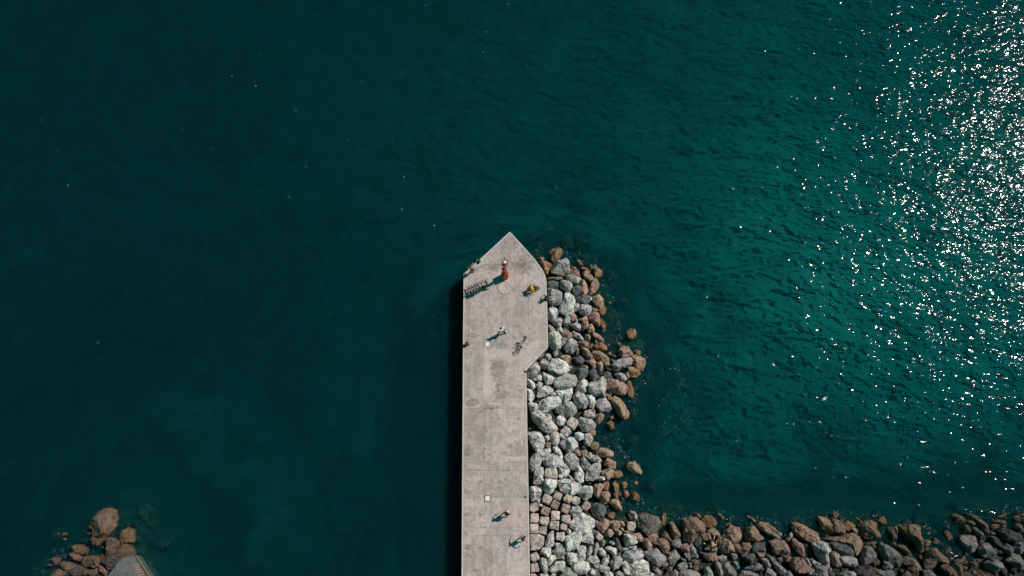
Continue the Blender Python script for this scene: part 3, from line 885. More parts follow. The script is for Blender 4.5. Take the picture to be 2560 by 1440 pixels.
ZONES = [(1640, 'below the dark slab'), (1682, 'below the pointed stone'), (1735, 'below the huge block'), (1780, 'near the sunbather'), (1828, 'below the notched boulder'),
         (1880, 'below the humped boulder'), (1930, 'below the weedy oval boulder'), (1968, 'below the dark crevice'), (2015, 'below the slanted boulder'), (2072, 'below the twin boulders'),
         (2112, 'below the yellow-weed stone'), (2170, 'below the domed boulder'), (2222, 'below the mossy corner stone'), (2285, 'below the tall slab'), (2345, 'below the small cove'),
         (2395, 'below the cove mouth'), (2440, 'near the speckled boulder'), (2490, 'beyond the speckled boulder'), (2545, 'by the frame edge')]
def nearest(lst, v): return min(lst, key=lambda q: abs(q[0] - v))[1]
lab = {}
for i in sorted(single):
    look, pp, key = ALL[i]; x, y = cen[i]
    noun = 'cube block' if look in 'tq' else 'boulder'
    head = f"{size_word(area[i])} {LOOK[look]} {shape_word(pp) + ' ' if look not in 'tqo' else ''}{noun}"
    if key == 'S':
        where = 'off the ' + nearest(LEVELS, y) if x < 1640 else nearest(ZONES, x).replace('below', 'out from')
        if x < 500: where = 'beside the lower-left pile'
        q = [f"{LOOK[look]} stone under the water", where]
    elif key == 'L':
        q = [head, 'in the corner pile,', ('seaward tip' if y < 1345 else 'upper part' if y < 1385 else 'middle' if y < 1415 else 'frame bottom') + (', outer side' if x < 200 else ', towards the old pier')]
    elif x < 1625:
        n = 1 + sum(1 for j in range(len(ALL)) if j != i and ALL[j][2] not in 'LS' and (lambda c: c and sum(c) / len(c) < x)(crossing(ALL[j][1], y=y)))
        q = [head + ',', f"{ORD[min(n, 14)]} from the pier edge, level with the {nearest(LEVELS, y)}"]
    else:
        n = 1 + sum(1 for j in range(len(ALL)) if j != i and ALL[j][2] not in 'LS' and (lambda c: c and sum(c) / len(c) < y)(crossing(ALL[j][1], x=x)))
        q = [head + ',', f"{ORD[min(n, 14)]} from the water, {nearest(ZONES, x)}"]
    lab[i] = ' '.join(q)
by = {}
for i, q in lab.items(): by.setdefault(q, []).append(i)
for q, ids in by.items():
    if len(ids) > 1:
        spread_x = max(cen[i][0] for i in ids) - min(cen[i][0] for i in ids); spread_y = max(cen[i][1] for i in ids) - min(cen[i][1] for i in ids)
        ids.sort(key=lambda i: cen[i][0] if spread_x > spread_y else cen[i][1])
        ws = {2: ('leftmost', 'rightmost') if spread_x > spread_y else ('upper', 'lower')}.get(len(ids), ('leftmost', 'middle', 'rightmost', 'outermost', 'last') if spread_x > spread_y else ('topmost', 'middle', 'lowest', 'bottom', 'last'))
        for i, w_ in zip(ids, ws): lab[i] = w_ + ' ' + q
def stone_label(i): return lab[i]

joinV, joinF, joinT, joinC, joinG = [], [], [], [], []
tops = {}
sunV = []
for i, (look, pp, key) in enumerate(ALL):
    rs = np.random.RandomState(i + 11)
    if key == 'S': z = -0.55 - 0.05 * (rs.rand() * 8)
    else:
        z = 0.10 + 0.13 * min(max(dsh[i], 0), 8.5) + rs.uniform(-0.10, 0.12)
        if look == 'o': z = min(z, 0.22)
        if area[i] < 250: z += 0.05
    poly = [W(x, y, z) for x, y in pp]
    c, r, A, hu, V, F = stone_mesh(poly, z, look, i + 1)
    if key == 'S': z = min(z, -hu - (0.10 if look != 'n' else 0.45))
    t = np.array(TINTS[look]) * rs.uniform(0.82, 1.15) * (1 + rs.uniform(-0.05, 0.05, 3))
    if cen[i][0] > 2150: t = t * 0.38  # lens vignette painted into the tint, along with truly darker stone
    elif cen[i][0] > 1640: t = t * 0.66  # same painted edge darkening, milder
    if key == 'L': t = t * 0.33  # corner pile: vignette darkening put into the tint as well
    cr = 0.35 if key == 'L' else 1.0 if look in 'oaw' else (0.75 if dsh[i] < 1.2 else 0.12 if look == 'b' else 0.0)
    tops[i] = (c, z, hu)
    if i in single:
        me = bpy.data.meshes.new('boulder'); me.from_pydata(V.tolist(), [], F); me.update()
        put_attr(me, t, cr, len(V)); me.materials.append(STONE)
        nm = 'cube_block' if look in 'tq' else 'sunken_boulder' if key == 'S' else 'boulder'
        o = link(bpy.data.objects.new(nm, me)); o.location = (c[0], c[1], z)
        tag(o, stone_label(i), 'block' if look in 'tq' else 'boulder',
            'cut cube blocks beside the pier' if look in 'tq' else 'stones under the shallow water' if key == 'S' else
            'boulders of the lower-left pile' if key == 'L' else 'boulders of the breakwater')
    else:
        off = sum(len(v) for v in joinV)
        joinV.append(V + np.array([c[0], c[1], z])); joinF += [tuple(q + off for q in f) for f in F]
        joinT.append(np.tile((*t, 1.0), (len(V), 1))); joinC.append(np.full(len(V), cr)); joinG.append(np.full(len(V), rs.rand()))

# small rubble in the gaps and the stones beyond the frame
cand = []
rr = random.Random(5)
def scatter(x0, x1, y0, y1, n, r0, r1, zoff, avoid):
    k = 0
    while k < n:
        x, y = rr.uniform(x0, x1), rr.uniform(y0, y1); k += 1
        w = W(x, y, 0.5)
        d = float(shore_d(np.array([[w.x, w.y]]))[0])
        if d < -0.6: continue
        if inpoly(x, y, PIER): continue
        if avoid and any(inpoly(x, y, ALL[j][1]) for j in range(len(ALL))): continue
        cand.append((x, y, rr.uniform(r0, r1), d, zoff))
scatter(1320, 1640, 630, 1450, 900, 2.5, 7, -0.35, True)
scatter(1560, 2570, 1270, 1450, 900, 2.5, 8, -0.40, True)
scatter(80, 380, 1270, 1450, 160, 2.5, 6, -0.35, True)
scatter(1330, 2760, 1452, 1740, 900, 10, 26, 0.0, False)
scatter(2572, 2760, 1270, 1452, 60, 10, 24, 0.0, False)
scatter(-60, 270, 1460, 1740, 160, 10, 24, 0.0, False)
ico = bmesh.new(); bmesh.ops.create_icosphere(ico, subdivisions=2, radius=1.0)
icoV = np.array([v.co[:] for v in ico.verts]); icoF = [tuple(v.index for v in f.verts) for f in ico.faces]; ico.free()
for k, (x, y, r, d, zoff) in enumerate(cand):
    rs = np.random.RandomState(k + 900)
    z = 0.10 + 0.13 * min(max(d, 0), 8.5) + zoff + rs.uniform(-0.15, 0.1)
    w = W(x, y, z); R_ = r * 0.041
    V = icoV.copy()
    for _ in range(5):
        nrm = rs.normal(size=3); nrm /= np.linalg.norm(nrm); dd = V @ nrm; hit = dd > 0.62; V[hit] -= np.outer(dd[hit] - 0.62, nrm)
    V *= np.array([rs.uniform(0.7, 1.3), rs.uniform(0.7, 1.3), rs.uniform(0.6, 0.9)]) * R_
    V *= (1 + rs.uniform(-0.06, 0.06, (len(V), 1)))
    a = rs.uniform(0, 6.28); V[:, :2] = V[:, :2] @ np.array([[math.cos(a), -math.sin(a)], [math.sin(a), math.cos(a)]])
    off = sum(map(len, joinV)) if k == 0 else off + nprev
    joinV.append(V + np.array(w)); nprev = len(V)
    joinF += [tuple(q + off for q in f) for f in icoF]
    seaward = d < 2.2 or x > 1640
    t = np.array(TINTS[rs.choice(list('bbgo' if seaward else 'pggb'))]) * rs.uniform(0.25, 0.75) * (0.45 if x > 1640 else 0.8)  # rubble colour darkened to paint in gap shade, more so towards the right
    joinT.append(np.tile((*t, 1.0), (len(V), 1))); joinC.append(np.full(len(V), 0.6 if d < 1.5 else 0.0)); joinG.append(np.full(len(V), rs.rand()))
me = bpy.data.meshes.new('small_stones'); me.from_pydata(np.concatenate(joinV).tolist(), [], joinF); me.update()
put_attr(me, np.concatenate(joinT).ravel(), np.concatenate(joinC), sum(map(len, joinV)), np.concatenate(joinG))
me.materials.append(STONE)
ss = link(bpy.data.objects.new('small_stones', me)); ss['kind'] = 'stuff'
tag(ss, 'small loose stones and rubble filling the gaps between the boulders', 'rubble')

# ---------------------------------------------------------------- concrete pier
def concrete(name, c0, c1, stains=True):
    m, nt, out = new_mat(name)
    pos = N(nt, 'ShaderNodeNewGeometry').outputs['Position']
    oi = N(nt, 'ShaderNodeObjectInfo').outputs['Color']
    a = noise_tex(nt, pos, 0.55, 8, 0.72, 0.9); b = noise_tex(nt, pos, 3.2, 6, 0.7, 0.3); f = noise_tex(nt, pos, 22, 3, 0.7)
    s = N(nt, 'ShaderNodeMapping', {'Vector': pos, 'Scale': (3.0, 0.35, 1)}).outputs[0]
    st = noise_tex(nt, s, 1.2, 5, 0.6)
    c = mixc(nt, ramp(nt, a, [(0.36, 0.0), (0.62, 1.0)]), c0, c1)
    c = mixc(nt, ramp(nt, b, [(0.34, 0.75), (0.49, 0.0)]), c, tuple(x * 0.58 for x in c0))
    c = mixc(nt, ramp(nt, b, [(0.60, 0.0), (0.74, 0.35)]), c, tuple(min(1, x * 1.2) for x in c1))
    c = mixc(nt, ramp(nt, st, [(0.38, 0.30), (0.55, 0.0)]), c, tuple(x * 0.8 for x in c0))
    c = mixc(nt, 1.0, c, ramp(nt, f, [(0.25, 0.72), (0.6, 1.0)]), 'MULTIPLY')
    if stains:
        for px, py, rx, ry, v in ((1247, 925, 20, 46, 0.70), (1250, 985, 22, 14, 0.74), (1222, 1018, 30, 7, 0.72), (1180, 1008, 22, 9, 0.70), (1275, 610, 34, 26, 0.86),
                                  (1318, 645, 22, 50, 0.80), (1235, 668, 30, 15, 0.80), (1300, 668, 26, 22, 0.80), (1245, 860, 24, 14, 0.74), (1180, 838, 18, 9, 0.72),
                                  (1295, 1125, 30, 24, 0.80), (1170, 1125, 14, 16, 0.76), (1280, 752, 10, 16, 1.10), (1326, 684, 16, 9, 1.08), (1350, 715, 16, 30, 1.10),
                                  (1345, 800, 22, 22, 0.90), (1244, 835, 14, 8, 1.16), (1218, 950, 8, 50, 1.14), (1265, 890, 45, 14, 1.10), (1298, 1145, 40, 5, 1.16), (1172, 1400, 20, 40, 0.82), (1175, 700, 12, 30, 1.08)):
            w = W(px, py); off = N(nt, 'ShaderNodeVectorMath', {0: pos, 1: tuple(w)}, operation='SUBTRACT').outputs[0]
            scl = N(nt, 'ShaderNodeVectorMath', {0: off, 1: (1 / (rx * .041), 1 / (ry * .041), 0.0)}, operation='MULTIPLY').outputs[0]
            ln = N(nt, 'ShaderNodeVectorMath', {0: scl}, operation='LENGTH').outputs['Value']
            k = ramp(nt, math_n(nt, 'ADD', ln, math_n(nt, 'MULTIPLY', math_n(nt, 'SUBTRACT', b, 0.5), 2.8)), [(0.70, 1.0), (1.0, 0.0)])
            c = mixc(nt, k, c, mixc(nt, 1.0, c, (v, v, v), 'MULTIPLY')) if v <= 1 else mixc(nt, math_n(nt, 'MULTIPLY', k, (v - 1) * 3.2), c, (0.56, 0.54, 0.49))
    c = mixc(nt, 1.0, c, oi, 'MULTIPLY')
    bp = N(nt, 'ShaderNodeBump', {'Height': math_n(nt, 'ADD', b, math_n(nt, 'MULTIPLY', f, 0.4)), 'Strength': 0.5, 'Distance': 0.03}).outputs[0]
    p = N(nt, 'ShaderNodeBsdfPrincipled', {'Base Color': c, 'Roughness': 0.9, 'Normal': bp})
    nt.links.new(p.outputs[0], out.inputs[0]); return m
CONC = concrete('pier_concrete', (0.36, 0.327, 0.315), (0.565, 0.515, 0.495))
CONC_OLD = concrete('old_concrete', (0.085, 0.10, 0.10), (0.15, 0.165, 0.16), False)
COPE = simple('coping_concrete', (0.52, 0.50, 0.46), 0.9, vary=0.25, scale=1.6)
WALL = simple('pier_side_wall', (0.20, 0.20, 0.18), 0.9, vary=0.4, scale=0.8, bump=0.5)

def inset(poly, d):
    n = len(poly); out = []
    A = sum(poly[i].x * poly[(i + 1) % n].y - poly[(i + 1) % n].x * poly[i].y for i in range(n))
    sg = 1 if A > 0 else -1
    for i in range(n):
        a, b, c = poly[i - 1], poly[i], poly[(i + 1) % n]
        e1 = (b - a).normalized(); e2 = (c - b).normalized()
        n1 = Vector((-e1.y, e1.x)) * sg; n2 = Vector((-e2.y, e2.x)) * sg
        k = n1 + n2; k = k / max(k.dot(k) / 2, 0.35)
        out.append(b + k * d)
    return out

pier = empty('concrete_pier', W(1240, 1000, DECK), 'long pale concrete pier with a pointed head and slab joints, jutting into the sea', 'pier')
PO = pier.location.copy()
def rel(poly): return [(p[0] - PO.x, p[1] - PO.y) for p in poly]
ring_in = inset(pier_w, 0.13)
MB().prism(rel(pier_w), -9.0 - PO.z, DECK - 0.10 - PO.z).build('side_wall', WALL, pier)
n = len(pier_w); vs = []; fs = []
for a, b in zip(pier_w, ring_in):
    for q, z in ((a, -0.097), (a, 0.012), (b, 0.012), (b, -0.097)): vs.append((q[0] - PO.x, q[1] - PO.y, z))
for i in range(n):
    j = (i + 1) % n
    for k in range(4): fs.append((i * 4 + k, i * 4 + (k + 1) % 4, j * 4 + (k + 1) % 4, j * 4 + k))
bm = bmesh.new(); me = bpy.data.meshes.new('coping'); me.from_pydata(vs, [], fs); bm.from_mesh(me)
bmesh.ops.recalc_face_normals(bm, faces=bm.faces); bm.to_mesh(me); bm.free(); me.materials.append(COPE)
link(bpy.data.objects.new('coping', me), pier)

def clip(poly, axis_, val, keep_less):
    res = []; m_ = len(poly)
    f = lambda p: (val - p[axis_]) if keep_less else (p[axis_] - val)
    for i in range(m_):
        a, b = poly[i], poly[(i + 1) % m_]; fa, fb = f(a), f(b)
        if fa >= 0: res.append(a)
        if (fa >= 0) != (fb >= 0):
            t = fa / (fa - fb); res.append(a + (b - a) * t)
    return res
GAP = 0.008
slab_in = inset(pier_w, 0.135)
bands = [(600, 848, (1174, 1255, 1309.5, 1321)), (848, 870.5, (1211, 1228)), (870.5, 1003, (1208,)), (1003, 1020.8, ()), (1020.8, 1156, (1211, 1228.5)),
         (1156, 1176, (1228,)), (1176, 1243, (1211, 1228.5)), (1243, 1318, (1211, 1228.5)), (1318, 1338, ()), (1338, 1480, (1211, 1228.5)), (1480, 1620, (1211, 1228.5)), (1620, 1770, (1228.5,))]
bands = [(b0 if k else 560, b1, xs_) for k, (b0, b1, xs_) in enumerate(bands)]
rs = random.Random(21)
for b0, b1, cuts in bands:
    y1, y0 = W(1240, b0).y, W(1240, b1).y
    ed = [-1e3] + [W(c_, (max(b0, 640) + b1) / 2).x for c_ in cuts] + [1e3]
    for k in range(len(ed) - 1):
        q = clip(clip(slab_in, 1, y1 - GAP, True), 1, y0 + GAP, False)
        q = clip(clip(q, 0, ed[k + 1] - GAP, True), 0, ed[k] + GAP, False)
        if len(q) < 3: continue
        o = MB().prism(rel(q), -0.096, 0.0).build('deck_slab', CONC, pier)
        v = rs.uniform(0.90, 1.06); pk = rs.uniform(-0.02, 0.045)
        o.color = (v * (1 + pk), v * (1 - pk * .5), v, 1)
# lifting recesses cast into the slabs
dk = simple('recess_dark', (0.13, 0.13, 0.12), 0.9)
for px, py in ((1167, 1204), (1202, 1204), (1250, 1204), (1167, 1287), (1202, 1287), (1299, 1289), (1167, 1370), (1202, 1369), (1248, 1047), (1295, 1047), (1203, 972), (1300, 975), (1203, 1028), (1170, 1125)):
    w = W(px, py) - PO; pts = [(w.x + 0.15 * math.cos(t * math.pi / 8), w.y + 0.11 * math.sin(t * math.pi / 8), 0.004) for t in range(16)]
    MB().tube(pts, 0.016, 5, True).tube([(w.x - .05, w.y, .006), (w.x + .05, w.y + .02, .006)], 0.02, 5).build('lifting_recess', dk, pier)

crk = simple('crack_dark', (0.10, 0.10, 0.095), 0.95)
rc = random.Random(31)
for (px, py, a0, ln) in ((1195, 655, -0.2, 1.5), (1212, 660, .3, 1.3), (1232, 662, 0, 1.1), (1275, 655, .5, 1.4), (1290, 652, -.9, 1.8), (1285, 668, 2.4, 1.2), (1300, 640, -.8, 2.4), (1312, 655, -.9, 1.6),
                         (1270, 592, .2, .8), (1290, 720, 0, .9), (1296, 730, -.4, .8), (1224, 648, .7, .9), (1246, 668, 3.0, 1.2), (1200, 672, .1, 1.0), (1300, 742, .1, 1.1)):
    p0 = W(px, py) - PO; x, y, a = p0.x, p0.y, a0; pts = [(x, y, .004)]
    for k in range(int(ln / .11)):
        a += rc.gauss(0, .5); x += .11 * math.cos(a); y += .11 * math.sin(a); pts.append((x, y, .004))
    MB().tube(pts, [.018 * (1 - .7 * abs(2 * k / (len(pts) - 1) - 1)) for k in range(len(pts))], 4).build('crack', crk, pier)

# round cover in front of the beacon
w = W(1260, 720)
cov = empty('round_cover', w, 'round pale cover with a thin rusty rim, in the deck below the red beacon', 'cover')
cm = simple('cover_concrete', (0.45, 0.435, 0.40), 0.9, vary=0.22, scale=5, bump=0.3)
rimm = simple('rusty_rim', (0.24, 0.13, 0.10), 0.9, vary=0.4, scale=9)
MB().lathe((0, 0, 0), [(0.66, -0.02), (0.66, 0.012), (0.64, 0.018), (0, 0.02)], 40).build('cover_disc', cm, cov)
MB().tube([(0.70 * math.cos(t * math.pi / 24), 0.70 * math.sin(t * math.pi / 24), 0.008) for t in range(48)], 0.022, 6, True).build('rim', rimm, cov)
for (x, y, a, b) in ((0.08, 0.34, 0.07, 0.04), (0.30, 0.12, 0.07, 0.09), (0.30, -0.12, 0.08, 0.08)):
    MB().tube([(x + a * math.cos(t * math.pi / 8), y + b * math.sin(t * math.pi / 8), 0.024) for t in range(16)], 0.018, 5, True).build('grip_recess', dk, cov)
for (x, y, a) in ((-0.26, -0.36, 0.5), (0.08, -0.42, -0.7), (-0.45, -0.22, 1.2)):
    MB().box((x, y, 0.024), (0.16, 0.04, 0.014), a).build('scuff', dk, cov)

# square hatches
white = simple('white_lid_paint', (0.74, 0.76, 0.70), 0.7, vary=0.12, scale=7)
dframe = simple('dark_hatch_frame', (0.16, 0.155, 0.14), 0.9, vary=0.3)
def hatch(px, py, s, fr_w, label):
    o = empty('square_hatch', W(px, py), label, 'hatch', 'white square hatches in the deck')
    b = MB()
    for sx, sy, dx, dy in ((1, 0, fr_w, s + 2 * fr_w), (-1, 0, fr_w, s + 2 * fr_w), (0, 1, s, fr_w), (0, -1, s, fr_w)):
        b.box((sx * (s + fr_w) / 2, sy * (s + fr_w) / 2, 0.005), (dx, dy, 0.05))
    b.build('frame', dframe, o)
    MB().box((0, 0, 0.02), (s - 0.01, s - 0.01, 0.07)).build('lid', white, o)
    MB().box((s * .36, 0, 0.06), (0.03, 0.10, 0.012)).build('handle', dframe, o)
    return o
hatch(1219, 1246, 0.45, 0.085, 'white square hatch in a dark frame, above the walker in the pale cap')
hatch(1218.5, 861, 0.42, 0.02, 'frameless pale square hatch between the rusty bollard and the bicycle')

# white cabinet at the end of the bike rack
w = W(1218, 719)
cb = empty('white_cabinet', w, 'low white metal box beside the bike rack, partly in the beacon shadow', 'cabinet')
MB().box((0, 0, 0.16), (0.40, 0.34, 0.32), 0.1).build('body', white, cb)
MB().box((0, 0, 0.335), (0.44, 0.38, 0.03), 0.1).build('lid', simple('cabinet_lid', (0.66, 0.68, 0.64), 0.6), cb)
MB().box((0, 0, 0.01), (0.52, 0.46, 0.04), 0.1).build('plinth', dframe, cb)

# rusty mooring bollard
w = W(1168, 861)
rust = simple('rusty_iron', (0.05, 0.055, 0.045), 0.75, 0.1, 0.5, 8, 0.4)
bo = empty('mooring_bollard', w, 'dark iron mooring bollard in a ring of rust at the left edge of the pier', 'bollard')
MB().lathe((0, 0, 0), [(0.20, 0), (0.20, 0.04), (0.12, 0.07), (0.11, 0.26), (0.13, 0.32), (0.20, 0.37), (0.21, 0.42), (0.14, 0.48), (0, 0.50)], 18).build('post', rust, bo, True)
rst = simple('rust_stain', (0.36, 0.20, 0.14), 0.95, vary=0.35, scale=4)
pts = [((0.30 + 0.08 * math.sin(t * 1.9) + 0.06 * math.cos(t * 3.1)) * math.cos(t * math.pi / 12) * 1.2, (0.29 + 0.05 * math.sin(t * 2.3)) * math.sin(t * math.pi / 12)) for t in range(24)]
MB().prism(pts, 0.001, 0.005).build('rust_ring', rst, bo)

# small deck fittings
w = W(1313, 929)
dr = empty('corner_drain', w, 'small black drain hole at the inner corner of the pier', 'drain')
MB().lathe((0, 0, 0), [(0.12, 0), (0.12, 0.02), (0.09, 0.025), (0, 0.012)], 14).build('grate', simple('drain_black', (0.015, 0.015, 0.015), 0.8), dr)
MB().tube([(0.13 * math.cos(t * math.pi / 8), 0.13 * math.sin(t * math.pi / 8), 0.012) for t in range(16)], 0.015, 5, True).build('rim', dframe, dr)
w = W(1314, 1243)
sp = empty('mooring_cleat', w, 'small dark mooring cleat at the right pier edge, level with the framed hatch', 'cleat')
MB().box((0, 0, 0.015), (0.20, 0.14, 0.03)).build('plate', rust, sp)
MB().tube([(-0.13, -0.04, .12), (0, 0, .10), (0.12, 0.05, .12)], [0.015, 0.03, 0.015], 7).tube([(0, 0, 0.02), (0, 0, .1)], 0.03, 7).build('horn', rust, sp)

# ---------------------------------------------------------------- red beacon tower
red = simple('beacon_red_paint', (0.40, 0.06, 0.04), 0.5, 0.0, 0.35, 4)
org = simple('beacon_orange_base', (0.52, 0.13, 0.04), 0.6, 0.0, 0.45, 5)
pink = simple('beacon_faded_red', (0.62, 0.22, 0.19), 0.6, 0.0, 0.25, 5)
wht = simple('beacon_white', (0.80, 0.80, 0.76), 0.5)
blk = simple('black_steel', (0.02, 0.022, 0.024), 0.45, 0.3)
steel = simple('grey_rail_steel', (0.10, 0.095, 0.09), 0.5, 0.4)
w = W(1262, 691)
bt = empty('beacon_tower', w, 'red navigation beacon tower with a drum base, ladder, cage and white lantern cap', 'beacon')
bt.scale = (.93, .93, 1.0)
MB().lathe((0, 0, 0), [(0.50, 0), (0.50, 0.05), (0.46, 0.06), (0.44, 0.55), (0.40, 0.60), (0, 0.61)], 28).build('base_drum', org, bt, False)
MB().lathe((0, 0, 0.6), [(0.40, 0), (0.39, 0.5), (0.30, 0.62), (0, 0.63)], 24).build('upper_drum', red, bt)
for k in range(6):
    a = k * math.pi / 3 + 0.4
    MB().box((0.36 * math.cos(a), 0.36 * math.sin(a), 0.86), (0.26, 0.035, 0.55), a).build('gusset', red, bt)
MB().box((-0.02, -0.405, 0.85), (0.20, 0.03, 0.42)).build('door', pink, bt)
MB().lathe((0, 0, 1.2), [(0.17, 0), (0.155, 1.25)], 18).build('lower_mast', red, bt, False)
MB().lathe((0, 0, 2.42), [(0.30, 0), (0.31, 0.04), (0.31, 0.30), (0.28, 0.34), (0, 0.35)], 20).build('equipment_ring', pink, bt)
MB().lathe((0, 0, 2.75), [(0.16, 0), (0.14, 1.35)], 18).build('upper_mast', red, bt)
MB().lathe((0, 0, 4.05), [(0.26, 0), (0.28, 0.05), (0.28, 0.10), (0, 0.11)], 20).build('gallery', red, bt)
MB().lathe((0, 0, 4.15), [(0.17, 0), (0.17, 0.45), (0, 0.46)], 18).build('lantern', simple('lantern_red_glass', (0.35, 0.02, 0.02), 0.15), bt)
MB().lathe((0, 0, 4.6), [(0.20, 0), (0.20, 0.06), (0.14, 0.15), (0, 0.20)], 18).build('lantern_cap', wht, bt)
MB().tube([(0, 0.1, 4.7), (0.01, 0.26, 5.75)], [0.03, 0.02], 6).build('lightning_rod', blk, bt)
b = MB()
for s in (-0.16, 0.16): b.tube([(0.30 + 0 * s, s + 0.02, 1.1), (0.30, s + 0.02, 4.9)], 0.022, 6)
b.build('ladder_rails', pink, bt)
for k in range(13): MB().tube([(0.30, -0.14, 1.3 + k * 0.28), (0.30, 0.18, 1.3 + k * 0.28)], 0.022, 6).build('rung', wht, bt)
for k in range(5):
    z = 3.5 + 0.42 * k
    MB().tube([(0.02 + 0.36 * math.cos(t), 0.02 + 0.40 * math.sin(t), z) for t in np.linspace(-0.15 * math.pi, 1.15 * math.pi, 20)], 0.018, 5).build('cage_hoop', steel, bt)
for x, y in ((-0.33, 0.02), (0.38, 0.02), (0.02, 0.42)):
    MB().tube([(x, y, 2.75), (x, y, 5.25)], 0.015, 5).build('cage_bar', steel, bt)

# ---------------------------------------------------------------- spiral bike rack
A_, B_ = W(1164, 732), W(1217, 709)
dv = (B_ - A_); L_ = dv.length; ang = math.atan2(dv.y, dv.x)
rk = empty('bike_rack', A_, 'black spiral bicycle rack lying beside the left edge of the pier', 'bike rack', rz=ang)
turns = 6; R0 = 0.40
hel = [(0.25 + (L_ - 0.5) * t / 240 + 0.24 * math.sin(2 * math.pi * turns * t / 240), R0 * math.cos(2 * math.pi * turns * t / 240), R0 + 0.02 + R0 * math.sin(2 * math.pi * turns * t / 240)) for t in range(241)]
MB().tube(hel, 0.028, 6).build('spiral_tube', blk, rk, True)
MB().tube([(0, -0.12, 0.04), (L_, -0.12, 0.04)], 0.028, 6).build('lower_bar', blk, rk)
MB().tube([(0.2, 0.0, 0.80), (L_, 0.0, 0.80)], 0.020, 6).build('upper_bar', blk, rk)
for x in (0.0, L_):
    MB().tube([(x, -0.34, 0.0), (x, -0.3, 0.5), (x, 0, 0.80), (x, 0.3, 0.5), (x, 0.34, 0.0)], 0.026, 6).build('end_frame', blk, rk)
for x in (0.0, L_):
    MB().box((x, 0, 0.012), (0.14, 0.76, 0.02)).build('foot_plate', blk, rk)

# ---------------------------------------------------------------- bicycle
g1, g2 = W(1311, 852), W(1296.5, 881)         # wheel contacts: upper, lower
mid = (g1 + g2) / 2; dv = (g1 - g2); ang = math.atan2(dv.y, dv.x)
bk = empty('bicycle', mid, 'black bicycle standing near the right edge of the pier, casting wheel shadows', 'bicycle', rz=ang)
bikem = simple('bike_black', (0.018, 0.022, 0.026), 0.35, 0.2); tyre = simple('tyre_rubber', (0.012, 0.012, 0.013), 0.8)
rimm2 = simple('bike_rim', (0.05, 0.05, 0.055), 0.35, 0.6); silv = simple('bike_pale_frame', (0.55, 0.58, 0.56), 0.4, 0.2)
WB = 0.53; RW = 0.34
for s in (-1, 1):
    b = MB().tube([(s * WB + RW * math.cos(t * math.pi / 16), 0, RW + RW * math.sin(t * math.pi / 16)) for t in range(32)], 0.024, 7, True)
    wh = b.build('wheel', tyre, bk)
    MB().tube([(s * WB + (RW - .035) * math.cos(t * math.pi / 16), 0, RW + (RW - .035) * math.sin(t * math.pi / 16)) for t in range(32)], 0.012, 5, True).build('rim', rimm2, wh)
    sp_ = MB()
    for k in range(14):
        a = k * 2 * math.pi / 14; sp_.tube([(s * WB, 0.02 * (-1) ** k, RW), (s * WB + .31 * math.cos(a), 0, RW + .31 * math.sin(a))], 0.0035, 4)
    sp_.tube([(s * WB, -0.06, RW), (s * WB, 0.06, RW)], 0.025, 7).build('spokes', rimm2, wh)
    MB().tube([(s * WB + (RW + .03) * math.cos(t), 0, RW + (RW + .03) * math.sin(t)) for t in np.linspace(0.1 * math.pi, 0.9 * math.pi, 10)], 0.018, 5).build('mudguard', bikem, bk)
MB().tube([(-0.08, 0, 0.30), (-0.20, 0, 0.80)], 0.019, 7).tube([(-0.08, 0, .30), (0.38, 0, 0.78)], 0.022, 7).tube([(-WB, .05, RW), (-0.08, .03, .30)], 0.012, 6).tube([(-WB, -.05, RW), (-0.08, -.03, .30)], 0.012, 6).tube([(-WB, .05, RW), (-.18, .02, .74)], 0.011, 6).tube([(-WB, -.05, RW), (-.18, -.02, .74)], 0.011, 6).build('frame', bikem, bk)
MB().tube([(-0.19, 0, .77), (0.37, 0, .84)], 0.022, 7).build('top_tube', silv, bk)
MB().tube([(0.36, 0, .90), (0.40, 0, .74)], 0.024, 7).tube([(0.40, .055, .74), (WB, .055, RW)], 0.014, 6).tube([(0.40, -.055, .74), (WB, -.055, RW)], 0.014, 6).build('fork', bikem, bk)
hb = MB().tube([(0.30, .31, 1.0), (0.38, .22, 1.02), (0.40, 0, 1.0), (0.38, -.22, 1.02), (0.30, -.31, 1.0)], 0.016, 7).tube([(0.36, 0, .9), (0.40, 0, 1.0)], 0.018, 6).build('handlebar', bikem, bk)
for s in (-1, 1): MB().tube([(0.33, s * .27, 1.01), (0.24, s * .33, .99)], 0.022, 7).build('grip', tyre, hb)
MB().ball((-0.24, 0, 0.93), (0.15, 0.085, 0.04)).build('saddle', tyre, bk, True)
MB().tube([(-0.20, 0, .78), (-0.23, 0, .92)], 0.014, 6).build('seat_post', silv, bk)
MB().lathe((-0.08, 0, 0), [(0.0, 0.3), (0.09, 0.3)], 4)
cr_ = MB().tube([(-0.08 + 0.095 * math.cos(t * math.pi / 8), -0.055, .30 + .095 * math.sin(t * math.pi / 8)) for t in range(16)], 0.01, 5, True).tube([(-0.08, -.07, .30), (-0.02, -.07, .14)], 0.012, 5).tube([(-0.08, .07, .30), (-0.14, .07, .46)], 0.012, 5).build('crankset', bikem, bk)
for x, y, z in ((-0.02, -.12, .14), (-0.14, .12, .46)): MB().box((x, y, z), (0.09, 0.09, 0.025)).build('pedal', tyre, cr_)
MB().tube([(-0.28, .04, .30), (-0.36, .22, 0.01)], 0.011, 5).build('kickstand', bikem, bk)
rkb = MB()
for s in (-.06, 0, .06): rkb.tube([(0.50, s, .80), (0.92, s, .80)], 0.012, 5)
